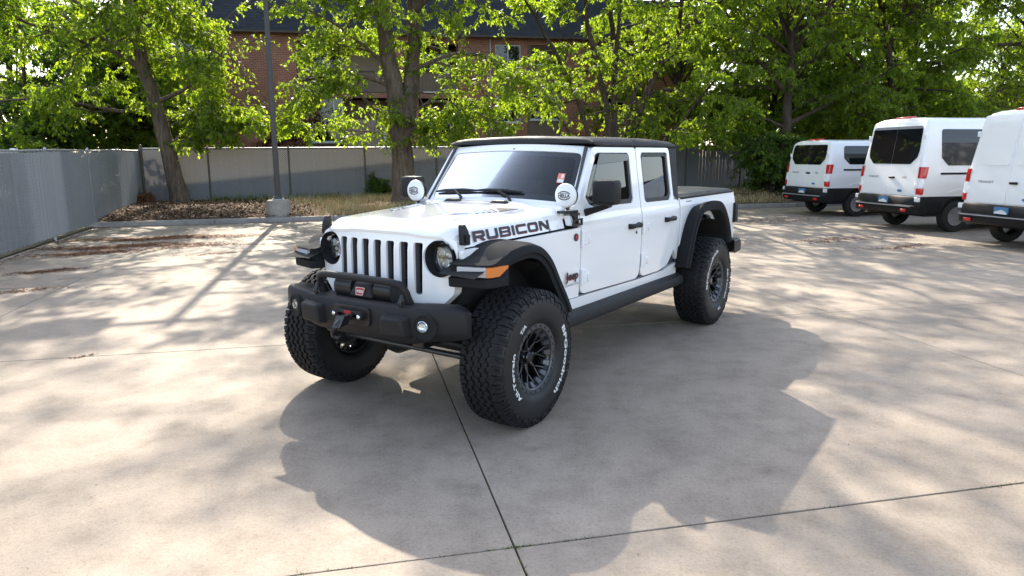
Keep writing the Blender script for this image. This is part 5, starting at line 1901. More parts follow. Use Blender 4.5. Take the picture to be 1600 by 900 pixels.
# louvres each side of the bulge
for sgn in (1, -1):
    mb = MB()
    pts = [(-.58, .60), (-.40, .40), (-.12, .37), (-.20, .46), (-.46, .60)]
    vp = []
    for (x, sy) in ((-.60, .62), (-.46, .50), (-.10, .44), (.0, .43), (-.16, .53), (-.40, .62)):
        q = hood_pt(x, sgn * sy * .8 / .62 * .75)
        vp.append((q[0], q[1], q[2] + .003))
    n_ = len(vp)
    mb.add(vp + [(a, b, c - .02) for a, b, c in vp], [tuple(range(n_))] + [(i, (i + 1) % n_, n_ + (i + 1) % n_, n_ + i) for i in range(n_)])
    vt = mb.build('hood_vent', MAT['black_tex'], hood)
    for k in range(5):
        f = (k + .5) / 5
        a = Vector(vp[1]) * (1 - f) + Vector(vp[3]) * f
        b = Vector(vp[5]) * (1 - f) + Vector(vp[4]) * f
        mb = MB()
        mb.hexa([a + Vector((.016, 0, -.004)), b + Vector((.016, 0, -.004)), b + Vector((-.020, 0, -.004)), a + Vector((-.020, 0, -.004)), a + Vector((.010, 0, .008)), b + Vector((.010, 0, .008)), b + Vector((-.018, 0, .002)), a + Vector((-.018, 0, .002))])
        mb.build('louvre', MAT['white'], vt, bevel=.002)
    q = hood_pt(-.66, sgn * .30)
    mb = MB(); mb.hexa([(q[0] - .035, q[1] - .08, q[2] - .005), (q[0] + .03, q[1] - .08, q[2] - .005), (q[0] + .03, q[1] + .08, q[2] - .005), (q[0] - .035, q[1] + .08, q[2] - .005),
                        (q[0] - .025, q[1] - .055, q[2] + .022), (q[0] + .015, q[1] - .055, q[2] + .018), (q[0] + .015, q[1] + .055, q[2] + .018), (q[0] - .025, q[1] + .055, q[2] + .022)])
    mb.build('washer_nozzle', MAT['black_tex'], hood, bevel=.006)
    # hood latch
    x = .29
    w = hw(x) + .012
    mb = MB()
    mb.prism(rpoly([(x + .035, 1.215), (x - .035, 1.215), (x - .028, 1.30), (x - .012, 1.345), (x + .014, 1.345), (x + .03, 1.30)], .014, 3), (), lambda a, b, d: (a, sgn * (w + d - .30 * max(0, b - 1.27)), b), -.012, .024)
    mb.prism(rrect(x - .018, 1.235, x + .018, 1.285, .01), (), lambda a, b, d: (a, sgn * (w + d), b), .0241, .036)
    mb.build('hood_latch', MAT['black_tex'], hood, bevel=.005)

# lettering RUBICON on the hood sides: hand drawn outlines, unit height, x to the right
def octo(x0, x1, y0, y1, c, cs=(1, 1, 1, 1)):
    """chamfered rectangle, corners bl br tr tl"""
    p = []
    p += [(x0, y0 + c), (x0 + c, y0)] if cs[0] else [(x0, y0)]
    p += [(x1 - c, y0), (x1, y0 + c)] if cs[1] else [(x1, y0)]
    p += [(x1, y1 - c), (x1 - c, y1)] if cs[2] else [(x1, y1)]
    p += [(x0 + c, y1), (x0, y1 - c)] if cs[3] else [(x0, y1)]
    return p


def rubicon():
    L_ = []
    s, h = .30, .24
    w = 1.28
    L_.append((w, [(0, 0), (s, 0), (s, .30), (.62, .30), (.90, 0), (w, 0), (.98, .32), (w - .12, .36), (w, .48), (w, .84), (w - .16, 1), (0, 1)], [octo(s, w - s, .54, 1 - h, .05, (0, 1, 1, 0))]))
    L_.append((w, [(.16, 0), (w - .16, 0), (w, .16), (w, 1), (w - s, 1), (w - s, h + .06), (w - s - .06, h), (s + .06, h), (s, h + .06), (s, 1), (0, 1), (0, .16)], []))
    L_.append((w, [(0, 0), (w - .14, 0), (w, .14), (w, .42), (w - .08, .5), (w, .58), (w, .86), (w - .14, 1), (0, 1)], [octo(s, w - s, .2, .41, .04, (0, 1, 1, 0)), octo(s, w - s, .59, .80, .04, (0, 1, 1, 0))]))
    L_.append((.32, [(0, 0), (.32, 0), (.32, 1), (0, 1)], []))
    L_.append((w, [(.16, 0), (w, 0), (w, h), (s + .06, h), (s, h + .06), (s, 1 - h - .06), (s + .06, 1 - h), (w, 1 - h), (w, 1), (.16, 1), (0, .84), (0, .16)], []))
    L_.append((w, octo(0, w, 0, 1, .16), [octo(s, w - s, h, 1 - h, .06)]))
    L_.append((w, [(0, 0), (s, 0), (s, .62), (w - s - .1, 0), (w, 0), (w, 1), (w - s, 1), (w - s, .38), (s + .1, 1), (0, 1)], []))
    return L_


for sgn in (1, -1):
    H = .064
    tot = sum(l[0] for l in rubicon()) + 6 * .16
    x_start, x_end = (.185, -.61)
    sc = abs(x_end - x_start) / tot
    for lay, (mt, nm, dz, off) in enumerate((('decal_red', 'lettering_edge', -.004, .0016), ('decal', 'lettering', 0, .0030))):
        mb = MB()
        cx_ = 0.0
        for wdt, out, holes in rubicon():
            def fn(a, b, d, c0=cx_):
                a2 = (a + c0) * sc + .10 * H * (b - .5) * 0
                x = x_start - a2 if sgn > 0 else x_end + a2
                zz = 1.226 + .018 * (x_start - x) / .765 + (b * H) + dz
                f = min(1.0, max(0.0, (.44 - x) / 1.2))
                top = 1.318 + .052 * f - .028
                ze_ = 1.19 + .045 * f
                t = (zz - ze_) / (top - ze_)
                if t <= 1:
                    y = hw(x) + .004 - .028 * t
                    zo = zz
                else:
                    # follow the rounded shoulder
                    over = (zz - top)
                    y = hw(x) - .024 - over * .9
                    u = (hw(x) - .024 - y) / .085
                    zo = top + .040 * (1 - (1 - min(1, u ** (1 / .9))) ** 2)
                return (x + dz * .5, sgn * (y + off + d), zo + off * .5)
            # thin sheet
            loops = [out] + holes
            flat = [p for lp in loops for p in lp]
            tr_ = tessellate_polygon([[Vector((p[0], p[1], 0)) for p in lp] for lp in loops])
            mb.add([(p[0] + cx_, p[1], 0) for p in flat], [tuple(t) for t in tr_])
            cx_ += wdt + .16
        fn0 = fn

        def wfn(c):
            return fn0(c.x, c.y, 0, 0.0)
        par = hood if lay == 0 else par
        o_ = mb.build(nm, MAT[mt], hood, cuts=[((0, b, 0), (0, 1, 0)) for b in (.1, .2, .3, .4, .5, .6, .7, .8, .9)] + [((a, 0, 0), (1, 0, 0)) for a in np.arange(.5, 9, .5)], warp=wfn)
# ---- grille: one plate with seven slots and two round lamp holes
def gx(y, z):
    """front surface: bowed in plan, leaning back above the kink"""
    return .425 - .075 * (abs(y) / .6) ** 2.2 - max(0, z - 1.17) * .16 + max(0, 1.17 - z) * .015


SL = []
for k in range(7):
    yc = (k - 3) * .1155
    SL.append((yc, rpoly([(yc - .030, .885), (yc + .030, .885), (yc + .036, 1.222), (yc - .036, 1.222)], .018, 4)))
HLY, HLZ, HLR = .503, 1.126, .118
go = rpoly([(-.50, .805), (.50, .805), (.60, .90), (.628, 1.08), (.622, 1.235), (.56, 1.262), (0, 1.272), (-.56, 1.262), (-.622, 1.235), (-.628, 1.08), (-.60, .90)], [.06, .06, .06, .05, .06, .03, .2, .03, .06, .05, .06], 5)
mb = MB()
mb.prism(go, [s_ for _, s_ in SL] + [circ(HLY, HLZ, HLR, 40), circ(-HLY, HLZ, HLR, 40)], lambda a, b, d: (d, a, b), 0, -.075)
GC = [((0, y, 0), (0, 1, 0)) for y in np.arange(-.6, .61, .075)] + [((0, 0, z), (0, 0, 1)) for z in (.9, 1.0, 1.1, 1.17, 1.22)]
gr = mb.build('grille', MAT['white'], TR, cuts=GC, warp=lambda c: (c.x + gx(c.y, c.z), c.y, c.z), bevel=.009, seg=3, bang=55)
for yc, s_ in SL:
    mb = MB(); mb.prism(grow(s_, .003), [grow(s_, -.004)], lambda a, b, d: (gx(a, b) + d, a, b), -.014, -.07)
    sb = mb.build('slot_bezel', MAT['grille_in'], gr)
    mb = MB()
    for i in range(3):
        for j in range(15):
            y0, z0 = yc - .030 + i * .021, .892 + j * .0222
            mb.box((gx(yc, z0) - .062, y0 + .001, z0 + .001), (gx(yc, z0) - .050, y0 + .006, z0 + .020))
            mb.box((gx(yc, z0) - .060, y0 + .0065, z0 + .0145), (gx(yc, z0) - .052, y0 + .021, z0 + .0185))
    mb.build('slot_mesh', MAT['black_tex'], sb)
mb = MB(); mb.box((.20, -.60, .82), (.27, .60, 1.24)); mb.build('radiator', MAT['black_void'], TR)
# headlights
for sgn in (1, -1):
    c = (gx(HLY, HLZ), sgn * HLY, HLZ)
    mb = MB(); mb.lathe([(.004, .1185), (.006, .113), (-.03, .101), (-.075, .094), (-.08, .1165)], c, 'x', 40, caps=False)
    hl = mb.build('headlight', MAT['flare'], TR, smooth=40)
    mb = MB(); mb.lathe([(-.085, .094), (-.082, .03), (-.085, 0)], c, 'x', 32); mb.build('reflector', MAT['lamp_refl'], hl, smooth=40)
    mb = MB(); mb.lathe([(-.055, .096), (-.050, .094), (-.050, .080), (-.062, .078)], c, 'x', 40, caps=False); mb.build('halo_ring', MAT['chrome'], hl, smooth=40)
    for (dy, dz, rr) in ((-.03, .028, .027), (.03, .028, .027), (0, -.032, .032), (.045, -.02, .018), (-.045, -.02, .018)):
        mb = MB(); mb.lathe([(-.082, rr), (-.062, rr), (-.060, rr * .85), (-.070, rr * .5), (-.070, 0)], (c[0], c[1] + dy, c[2] + dz), 'x', 20); mb.build('projector', MAT['lamp_refl2'], hl, smooth=40)
    mb = MB(); mb.box((c[0] - .075, c[1] - .075, c[2] - .006), (c[0] - .058, c[1] + .075, c[2] + .003)); mb.build('divider', MAT['black_tex'], hl)
    mb = MB(); mb.lathe([(-.052, .094), (-.038, .085), (-.026, .06), (-.021, .03), (-.020, 0)], c, 'x', 32); mb.build('lens', MAT['lamp_glass'], hl, smooth=60)

# ---- inner structure (dark) so nothing is seen through
mb = MB()
mb.box((-.62, -.60, .70), (.20, .60, 1.235)); mb.box((-2.86, -.70, .60), (-.62, .70, .70)); mb.box((-.90, -.72, .62), (-.60, .72, 1.24))
mb.box((-4.55, -.55, .62), (-2.95, .55, .80))
mb.build('chassis_block', MAT['black_void'], TR)
for sgn in (1, -1):
    mb = MB(); mb.box((-4.5, sgn * .36, .55), (.50, sgn * .46, .68)); mb.build('frame_rail', MAT['black_steel'], TR, bevel=.01)
    mb = MB()       # wheel-well liners
    mb.rings([[(x, sgn * .60, z), (x, sgn * .88, z - .012)] for x, z in [(.50, 1.06), (.30, 1.12), (.05, 1.13), (-.22, 1.07), (-.42, .93), (-.57, .78), (-.62, .62)]], close=False, cap0=False, cap1=False)
    mb.build('front_wheel_liner', MAT['black_void'], TR, fix=False)
    mb = MB()
    mb.rings([[(x, sgn * .55, z), (x, sgn * .86, z)] for x, z in [(-2.92, .66), (-3.0, .88), (-3.16, 1.06), (-3.487, 1.12), (-3.80, 1.08), (-3.98, .9), (-4.06, .72)]], close=False, cap0=False, cap1=False)
    mb.add([(-2.95, sgn * .56, .55), (-4.1, sgn * .56, .55), (-4.1, sgn * .56, 1.12), (-2.95, sgn * .56, 1.12)], [(0, 1, 2, 3)])
    mb.build('rear_wheel_liner', MAT['black_void'], TR, fix=False)
    mb = MB(); mb.tube([(.05, sgn * .52, .46), (.02, sgn * .50, .98)], .035, 10); sp = mb.build('shock_absorber', MAT['black_steel'], TR, smooth=50)
    mb = MB(); mb.tube([(-.02 + .055 * math.cos(a), sgn * .47 + .055 * math.sin(a), .50 + .02 * a / 1.5) for a in np.arange(0, 30, .6)], .009, 6); mb.build('coil_spring', MAT['black_steel'], TR, smooth=60)
    mb = MB(); mb.tube([(-.02, sgn * .42, .40), (-.85, sgn * .40, .56)], .028, 8); mb.build('control_arm', MAT['black_steel'], TR, smooth=50)
mb = MB(); mb.tube([(0, -.70, .455), (0, .70, .455)], .045, 14); fa = mb.build('front_axle', MAT['black_steel'], TR, smooth=50)
mb = MB(); mb.lathe([(-.13, .05), (-.11, .10), (-.05, .135), (.05, .135), (.11, .10), (.13, .05)], (.0, -.22, .45), 'x', 20); mb.build('differential', MAT['black_steel'], fa, smooth=50)
mb = MB(); mb.tube([(.16, -.62, .43), (.16, .62, .43)], .02, 10); mb.build('tie_rod', MAT['bolt'], fa, smooth=50)
mb = MB(); mb.tube([(.10, -.55, .50), (.12, .45, .66)], .019, 10); mb.build('track_bar', MAT['black_steel'], fa, smooth=50)
mb = MB(); mb.tube([(-3.487, -.70, .455), (-3.487, .70, .455)], .05, 14); ra_ = mb.build('rear_axle', MAT['black_steel'], TR, smooth=50)
mb = MB(); mb.lathe([(-.14, .05), (-.11, .11), (-.05, .14), (.05, .14), (.11, .11), (.14, .05)], (-3.487, 0, .45), 'x', 20); mb.build('differential', MAT['black_steel'], ra_, smooth=50)
mb = MB(); mb.box((-1.9, -.3, .46), (-1.3, .25, .60)); mb.box((.12, -.34, .56), (.40, .34, .60)); mb.build('skid_plate', MAT['black_steel'], TR, bevel=.02)

# ---- fender flares
def offset_curve(pts, d):
    out = []
    for i in range(len(pts)):
        a, b = Vector(pts[max(i - 1, 0)]), Vector(pts[min(i + 1, len(pts) - 1)])
        t = (b - a).normalized()
        out.append((pts[i][0] + t.y * d, pts[i][1] - t.x * d))
    return out


def smooth_curve(pts, n):
    pts = [Vector(p) for p in pts]
    out = []
    for i in range(len(pts) - 1):
        p0 = pts[max(i - 1, 0)]; p1 = pts[i]; p2 = pts[i + 1]; p3 = pts[min(i + 2, len(pts) - 1)]
        for k in range(n):
            t = k / n
            q = .5 * ((2 * p1) + (-p0 + p2) * t + (2 * p0 - 5 * p1 + 4 * p2 - p3) * t * t + (-p0 + 3 * p1 - 3 * p2 + p3) * t ** 3)
            out.append(tuple(q))
    out.append(tuple(pts[-1]))
    return out


def flare(path, ins, outs, sgn, lipw, name='fender_flare'):
    """path: outer silhouette in x-z from front to rear; ins(x): body edge; outs(i, n): outer y"""
    n = len(path)
    inner = offset_curve(path, -lipw)
    rings_ = []
    for i in range(n):
        (xo, zo), (xi, zi) = path[i], inner[i]
        yi, yo = ins(xo, i / (n - 1)), outs(xo, i / (n - 1))
        e = .10
        rings_.append([(xo, sgn * yi, zo + .012), (xo, sgn * (yi + (yo - yi) * .75), zo + .004), (xo + (xi - xo) * e, sgn * (yo - .012), zo + (zi - zo) * e), (xo + (xi - xo) * .25, sgn * yo, zo + (zi - zo) * .25),
                       (xo + (xi - xo) * .62, sgn * (yo + .004), zo + (zi - zo) * .62), (xo + (xi - xo) * .66, sgn * (yo - .010), zo + (zi - zo) * .66), (xi, sgn * (yo - .014), zi),
                       (xi + (xo - xi) * .1, sgn * (yo - .06), zi + (zo - zi) * .1), (xo + (xi - xo) * .5, sgn * yi, zo + (zi - zo) * .5)])
    m_ = MB()
    m_.rings(rings_)
    return m_.build(name, MAT['flare'], TR, smooth=38)


for sgn in (1, -1):
    fp = smooth_curve([(.375, 1.096), (.33, 1.114), (.265, 1.150), (.20, 1.180), (.14, 1.198), (.03, 1.212), (-.10, 1.206), (-.22, 1.165), (-.34, 1.07), (-.45, .92), (-.55, .785), (-.61, .69)], 4)
    fl = flare(fp, lambda x, t: hw(x) - .02 + .10 * max(0, t - .5), lambda x, t: .905 + .03 * min(1, max(0, (.38 - x) / .3)) - .008 * t, sgn, .098)
    # front nose of the flare that carries the lamp: plan outline from the grille side round to the arch
    PLAN = [(.20, .615), (.425, .625), (.455, .645), (.452, .665), (.408, .845), (.392, .888), (.365, .906), (.20, .922)]

    def nose(z, d, keep=2):
        """plan outline at height z, moved out by d along the front"""
        out = []
        for i, (x, y) in enumerate(PLAN):
            k = d if 1 <= i <= 6 else 0
            out.append((x + k * (1 if i < 5 else .6), sgn * (y + (k * .5 if i >= 5 else 0)), z))
        return out
    mb = MB()
    top = [(x - .02, sgn * y, z) for (x, y), z in zip([(.20, .615), (.38, .625), (.395, .645), (.392, .665), (.355, .84), (.345, .875), (.33, .895), (.20, .915)], (1.185, 1.128, 1.124, 1.124, 1.122, 1.118, 1.118, 1.178))]
    mb.rings([nose(.972, -.012), nose(.980, 0), nose(1.030, .003), nose(1.036, -.022), nose(1.108, -.030), nose(1.113, -.004), nose(1.117, -.010), top])
    nz = mb.build('flare_nose', MAT['flare'], fl, smooth=30)
    # lamp strip following the front, then the amber corner
    F = [(.452, .668), (.4445, .70), (.408, .845), (.392, .888), (.368, .908), (.30, .9155), (.215, .922)]

    def strip(pts_, z0, z1, d, tail=None):
        m_ = MB()
        rg = []
        for i, (x, y) in enumerate(pts_):
            p0, p1 = Vector(pts_[max(i - 1, 0)]), Vector(pts_[min(i + 1, len(pts_) - 1)])
            t_ = (p1 - p0).normalized()
            nn = Vector((t_.y, -t_.x))
            if nn.x < 0 and nn.y < 0:
                nn = -nn
            o_ = Vector((x, y)) + nn * d
            q_ = Vector((x, y)) - nn * .04
            za, zb_ = (z0, z1)
            if tail and i == len(pts_) - 1:
                za = z0 + tail
            rg.append([(q_.x, sgn * q_.y, za), (o_.x, sgn * o_.y, za + .004), (o_.x, sgn * o_.y, zb_ - .004), (q_.x, sgn * q_.y, zb_)])
        m_.rings(rg)
        return m_
    ml = strip(F[1:4], 1.038, 1.106, -.006).build('marker_lamp', MAT['drl'], fl)
    strip(F[1:4], 1.066, 1.078, -.003).build('light_bar', MAT['clear_lens'], ml)
    strip(F[3:], 1.038, 1.106, .007, .045).build('turn_signal', MAT['amber'], ml, smooth=40)
    rp = smooth_curve([(-2.925, .655), (-2.96, .76), (-3.03, .93), (-3.12, 1.08), (-3.24, 1.17), (-3.40, 1.195), (-3.60, 1.19), (-3.78, 1.16), (-3.92, 1.06), (-4.02, .93), (-4.07, .80)], 4)
    flare(rp[::-1], lambda x, t: .775, lambda x, t: .935, sgn, .105)

# ---- bumper
BPROF = [(-.17, .845), (-.05, .852), (-.015, .84), (.0, .80), (.0, .70), (-.02, .635), (-.06, .60), (-.17, .59)]
mb = MB()
rr_ = []
for y in (-.835, -.828, -.81, -.785, -.75, -.70, -.58, -.50, -.44, -.30, 0, .30, .44, .50, .58, .70, .75, .785, .81, .828, .835):
    a = abs(y)
    xf = .665 - .02 * (a / .5) ** 2 if a < .5 else .645 - .125 * ((a - .5) / .34) ** 1.7
    k = max(0, (a - .70) / .135)
    up = .018 * min(1, max(0, (a - .40) / .15))
    lift = .05 * max(0, (a - .45) / .4)
    rr_.append([(xf + x * (1 - .68 * k), y, (z + up + (lift if z < .66 else 0) - .725) * (1 - .24 * k ** 3) + .725) for x, z in BPROF])
mb.rings(rr_)
fb = mb.build('front_bumper', MAT['black_tex'], TR, bevel=.012, seg=3)
for sgn in (1, -1):
    mb = MB()
    mb.hexa([(.62, sgn * .27, .655), (.705, sgn * .285, .665), (.695, sgn * .475, .67), (.60, sgn * .50, .655), (.62, sgn * .265, .80), (.725, sgn * .30, .785), (.715, sgn * .46, .79), (.60, sgn * .505, .815)])
    mb.build('bumper_block', MAT['black_tex'], fb, bevel=.016, seg=3)
    fx_ = .630
    XF = Matrix.Translation((fx_ + .006, sgn * .60, .745)) @ Matrix.Rotation(sgn * R(14), 4, 'Z')
    mb = MB(); mb.X = XF; mb.lathe([(-.02, .084), (.010, .080), (.012, .072), (.004, .066), (.002, 0)], (0, 0, 0), 'x', 30); fg = mb.build('fog_light', MAT['black_void'], fb, smooth=40)
    mb = MB(); mb.X = XF; mb.lathe([(-.01, .036), (.012, .036), (.014, .032), (.006, .02), (.005, 0)], (0, -sgn * .012, .004), 'x', 24); mb.build('fog_reflector', MAT['chrome'], fg, smooth=40)
    mb = MB(); mb.X = XF; mb.lathe([(.014, .036), (.022, .025), (.025, 0)], (0, -sgn * .012, .004), 'x', 24); mb.build('fog_lens', MAT['lamp_glass'], fg, smooth=50)
    # tow hooks
    mb = MB(); mb.tube([(.52, sgn * .395, .85), (.55, sgn * .395, .905), (.61, sgn * .395, .91), (.635, sgn * .395, .87), (.62, sgn * .395, .845)], .014, 8); mb.build('tow_hook', MAT['black_steel'], fb, smooth=50)
mb = MB()
hp = [(.56, -.40, .845), (.575, -.405, .92), (.60, -.375, .975), (.615, -.31, .992), (.625, 0, .995), (.615, .31, .992), (.60, .375, .975), (.575, .405, .92), (.56, .40, .845)]
hp3 = []
for i in range(len(hp) - 1):
    for k in range(5):
        hp3.append(tuple(Vector(hp[i]).lerp(Vector(hp[i + 1]), k / 5)))
hp3.append(hp[-1])
for _ in range(3):
    hp3 = [hp3[0]] + [tuple((Vector(hp3[i - 1]) + 2 * Vector(hp3[i]) + Vector(hp3[i + 1])) / 4) for i in range(1, len(hp3) - 1)] + [hp3[-1]]
mb.tube(hp3, .024, 14)
mb.build('bumper_hoop', MAT['black_tex'], fb, smooth=60)
# winch
mb = MB(); mb.lathe([(-.26, .055), (-.26, .085), (-.10, .085), (-.10, .05), (.10, .05), (.10, .075), (.25, .075), (.25, .05)], (.50, 0, .905), 'y', 20)
wn_ = mb.build('winch', MAT['black_steel'], TR, smooth=35)
mb = MB(); mb.hexa([(.44, -.11, .855), (.60, -.11, .855), (.60, .11, .855), (.44, .11, .855), (.44, -.07, .965), (.57, -.07, .955), (.57, .07, .955), (.44, .07, .965)]); mb.build('control_box', MAT['black_tex'], wn_, bevel=.02, seg=3)


def wbadge(a, b, d):      # on the front face of the control box
    return (.601 - .27 * (b - .855) + d, a, b)


mb = MB(); mb.prism(rpoly([(-.045, .925), (.045, .925), (.033, .873), (-.033, .873)], .006, 3), (), wbadge, .002, .006); wbd = mb.build('red_badge', MAT['decal_red'], wn_)
mb = MB(); put_text(mb, 'WARN', .060, .020, lambda a, b: wbadge(a, .899 + b, .0072), .03); mb.build('badge_lettering', MAT['letter_white'], wbd, fix=False)
mb = MB(); mb.prism(rpoly([(-.043, .9235), (.043, .9235), (.032, .8745), (-.032, .8745)], .006, 3), [rpoly([(-.040, .921), (.040, .921), (.030, .877), (-.030, .877)], .006, 3)], wbadge, .0061, .0068); mb.build('badge_border', MAT['letter_white'], wbd)
# fairlead and hook
mb = MB(); mb.prism(rpoly([(-.165, .695), (.165, .695), (.165, .815), (-.165, .815)], .03, 4), (), lambda a, b, d: (d, a, b), .64, .678); flp = mb.build('fairlead_plate', MAT['black_steel'], wn_, bevel=.006)
mb = MB(); mb.prism(rrect(-.135, .735, .135, .79, .027, 6), [rrect(-.09, .752, .09, .773, .010, 4)], lambda a, b, d: (d, a, b), .679, .715); mb.build('fairlead', MAT['black_tex'], flp, bevel=.008)
for y in (-.115, .115):
    mb = MB(); mb.lathe([(0, .015), (.010, .015), (.016, .008), (.016, 0)], (.7155, y, .7625), 'x', 8); mb.build('bolt', MAT['chrome'], flp)
mb = MB(); mb.box((.716, -.02, .772), (.722, .045, .792)); mb.build('red_tag', MAT['decal_red'], flp)
mb = MB()
mb.tube([(.70, .03, .765), (.765, .01, .735), (.79, -.01, .70)], [.020, .026, .028], 10)
mb.hexa([(.74, -.045, .70), (.81, -.04, .69), (.81, .035, .70), (.74, .035, .71), (.72, -.03, .765), (.775, -.03, .765), (.775, .045, .77), (.72, .045, .77)])
mb.tube([(.79, -.02, .70), (.80, -.045, .665), (.785, -.06, .63), (.765, -.035, .615), (.77, -.01, .635)], [.016, .016, .015, .013, .009], 8)
mb.build('winch_hook', MAT['black_steel'], wn_, smooth=45)

# ---- mirrors
for sgn in (1, -1):
    mb = MB()
    secs = []
    for y, k in ((.88, .80), (.89, .95), (.92, 1.0), (1.03, 1.0), (1.055, .95), (1.065, .80)):
        cx_, cz_ = -1.0, 1.497
        o_ = rrect(-.07, -.093, .065, .095, .03, 4)
        secs.append([(cx_ + a * k, sgn * y, cz_ + b * k) for a, b in o_])
    mb.rings(secs)
    mr_ = mb.build('side_mirror', MAT['black_tex'], TR, smooth=40)
    mb = MB(); mb.prism(rrect(.895, 1.415, 1.05, 1.58, .025), (), lambda a, b, d: (d, sgn * a, b), -1.0705, -1.073); mb.build('mirror_glass', MAT['chrome'], mr_)
    mb = MB(); mb.hexa([(-1.02, sgn * .775, 1.305), (-1.16, sgn * .775, 1.32), (-1.12, sgn * .97, 1.385), (-1.03, sgn * .97, 1.375), (-1.00, sgn * .775, 1.365), (-1.16, sgn * .775, 1.365), (-1.12, sgn * .97, 1.412), (-1.02, sgn * .97, 1.412)])
    mb.build('mirror_arm', MAT['black_tex'], mr_, bevel=.012, seg=3)

# ---- auxiliary round lamps on the cowl brackets
for sgn in (1, -1):
    base = Vector((-.80, sgn * .745, 1.478))
    R_ = .087
    mb = MB(); mb.lathe([(-.075, .035), (-.065, .060), (-.03, .082), (.0, R_), (.012, R_)], tuple(base), 'x', 36)
    al = mb.build('auxiliary_lamp', MAT['black_tex'], TR, smooth=45)
    mb = MB(); mb.lathe([(.003, R_ + .002), (.016, R_ + .003), (.026, R_ - .004), (.030, R_ - .016), (.030, .062), (.033, .058), (.035, 0)], tuple(base), 'x', 40); mb.build('lamp_cover', MAT['cover_white'], al, smooth=40)
    mb = MB()
    e0, e1 = None, None
    xx = base.x + .0362
    # ring broken by the word
    for half in (1, -1):
        a0 = [(math.cos(t_), math.sin(t_)) for t_ in np.linspace(R(24), R(156), 16)]
        out = [(.056 * c_, half * .034 * s_) for c_, s_ in a0] + [(.049 * c_, half * .027 * s_) for c_, s_ in a0[::-1]]
        mb.prism(out, (), lambda a, b, d: (xx + d, base.y + a, base.z + b), 0, .001)
    put_text(mb, 'HELLA', .100, .024, lambda a, b: (xx + .001, base.y + a, base.z + b), .03)
    for zz in (-.0165, .0165):
        mb.box((xx, base.y - .030, base.z + zz - .0016), (xx + .001, base.y + .030, base.z + zz + .0016))
    mb.build('emblem', MAT['decal'], al, fix=False)
    mb = MB()
    mb.tube([(base.x - .02, base.y, base.z - .083), (base.x - .02, base.y, base.z - .115)], .014, 8)
    mb.box((base.x - .10, base.y - .045, base.z - .130), (base.x + .06, base.y + .045, base.z - .112))
    mb.box((base.x - .10, base.y - sgn * .02, base.z - .131), (base.x - .0, base.y + sgn * .06, base.z - .15))
    mb.hexa([(base.x - .09, base.y + sgn * .035, 1.262), (base.x - .05, base.y + sgn * .035, 1.262), (base.x - .05, base.y + sgn * .055, 1.262), (base.x - .09, base.y + sgn * .055, 1.262),
             (base.x - .075, base.y + sgn * .030, 1.335), (base.x - .02, base.y + sgn * .030, 1.335), (base.x - .02, base.y + sgn * .058, 1.335), (base.x - .075, base.y + sgn * .058, 1.335)])
    mb.prism([(-.93, 1.252), (-.78, 1.252), (-.80, 1.30), (-.93, 1.305)], [[(-.915, 1.268), (-.872, 1.268), (-.872, 1.292), (-.915, 1.294)], [(-.86, 1.268), (-.805, 1.268), (-.815, 1.288), (-.86, 1.291)]], lambda a, b, d: (a, sgn * (.803 + d), b), 0, .012)
    mb.build('lamp_bracket', MAT['black_steel'], al, bevel=.003)

# ---- interior
mb = MB(); mb.hexa([(-.90, -.68, 1.02), (-1.12, -.68, 1.02), (-1.12, .68, 1.02), (-.90, .68, 1.02), (-.93, -.69, 1.33), (-1.16, -.68, 1.315), (-1.16, .68, 1.315), (-.93, .69, 1.33)])
ds_ = mb.build('dashboard', MAT['dash'], TR, bevel=.03, seg=3)
mb = MB()
sc_ = Vector((-1.28, .37, 1.285)); ax_ = Vector((-.9, 0, .42)).normalized(); u_ = Vector((0, 1, 0)); v_ = ax_.cross(u_)
mb.tube([sc_ + (u_ * math.cos(t_) + v_ * math.sin(t_)) * .185 for t_ in np.linspace(0, 2 * math.pi, 33)], .015, 8, False)
for t_ in (0, math.pi, -math.pi / 2):
    mb.tube([sc_, sc_ + (u_ * math.cos(t_) + v_ * math.sin(t_)) * .18], .018, 6)
mb.tube([sc_, sc_ - ax_ * .3], .03, 8)
mb.build('steering_wheel', MAT['dash'], TR, smooth=50)
for (x, y) in ((-1.72, .37), (-1.72, -.37), (-2.55, .37), (-2.55, -.37)):
    mb = MB()
    mb.hexa([(x + .28, y - .25, .95), (x - .22, y - .25, .90), (x - .22, y + .25, .90), (x + .28, y + .25, .95), (x + .28, y - .25, 1.08), (x - .18, y - .25, 1.04), (x - .18, y + .25, 1.04), (x + .28, y + .25, 1.08)])
    mb.hexa([(x - .08, y - .25, 1.02), (x - .24, y - .25, 1.00), (x - .24, y + .25, 1.00), (x - .08, y + .25, 1.02), (x - .20, y - .20, 1.55), (x - .33, y - .20, 1.53), (x - .33, y + .20, 1.53), (x - .20, y + .20, 1.55)])
    s_ = mb.build('seat', MAT['seat'], TR, bevel=.045, seg=4)
    mb = MB(); mb.hexa([(x - .215, y - .13, 1.58), (x - .32, y - .13, 1.57), (x - .32, y + .13, 1.57), (x - .215, y + .13, 1.58), (x - .245, y - .11, 1.76), (x - .335, y - .11, 1.75), (x - .335, y + .11, 1.75), (x - .245, y + .11, 1.76)])
    mb.build('headrest', MAT['seat'], s_, bevel=.035, seg=4)
for y in (-.60, .60):
    mb = MB(); mb.tube([(-1.25, y, 1.80), (-2.0, y, 1.81), (-2.70, y, 1.80)], .03, 10); mb.tube([(-2.0, y, 1.81), (-2.0, y * 1.07, 1.35), (-2.0, y * 1.08, .75)], .03, 10); mb.tube([(-2.70, y, 1.80), (-2.78, y, 1.36)], .03, 10); mb.build('roll_bar', MAT['dash'], TR, smooth=50)
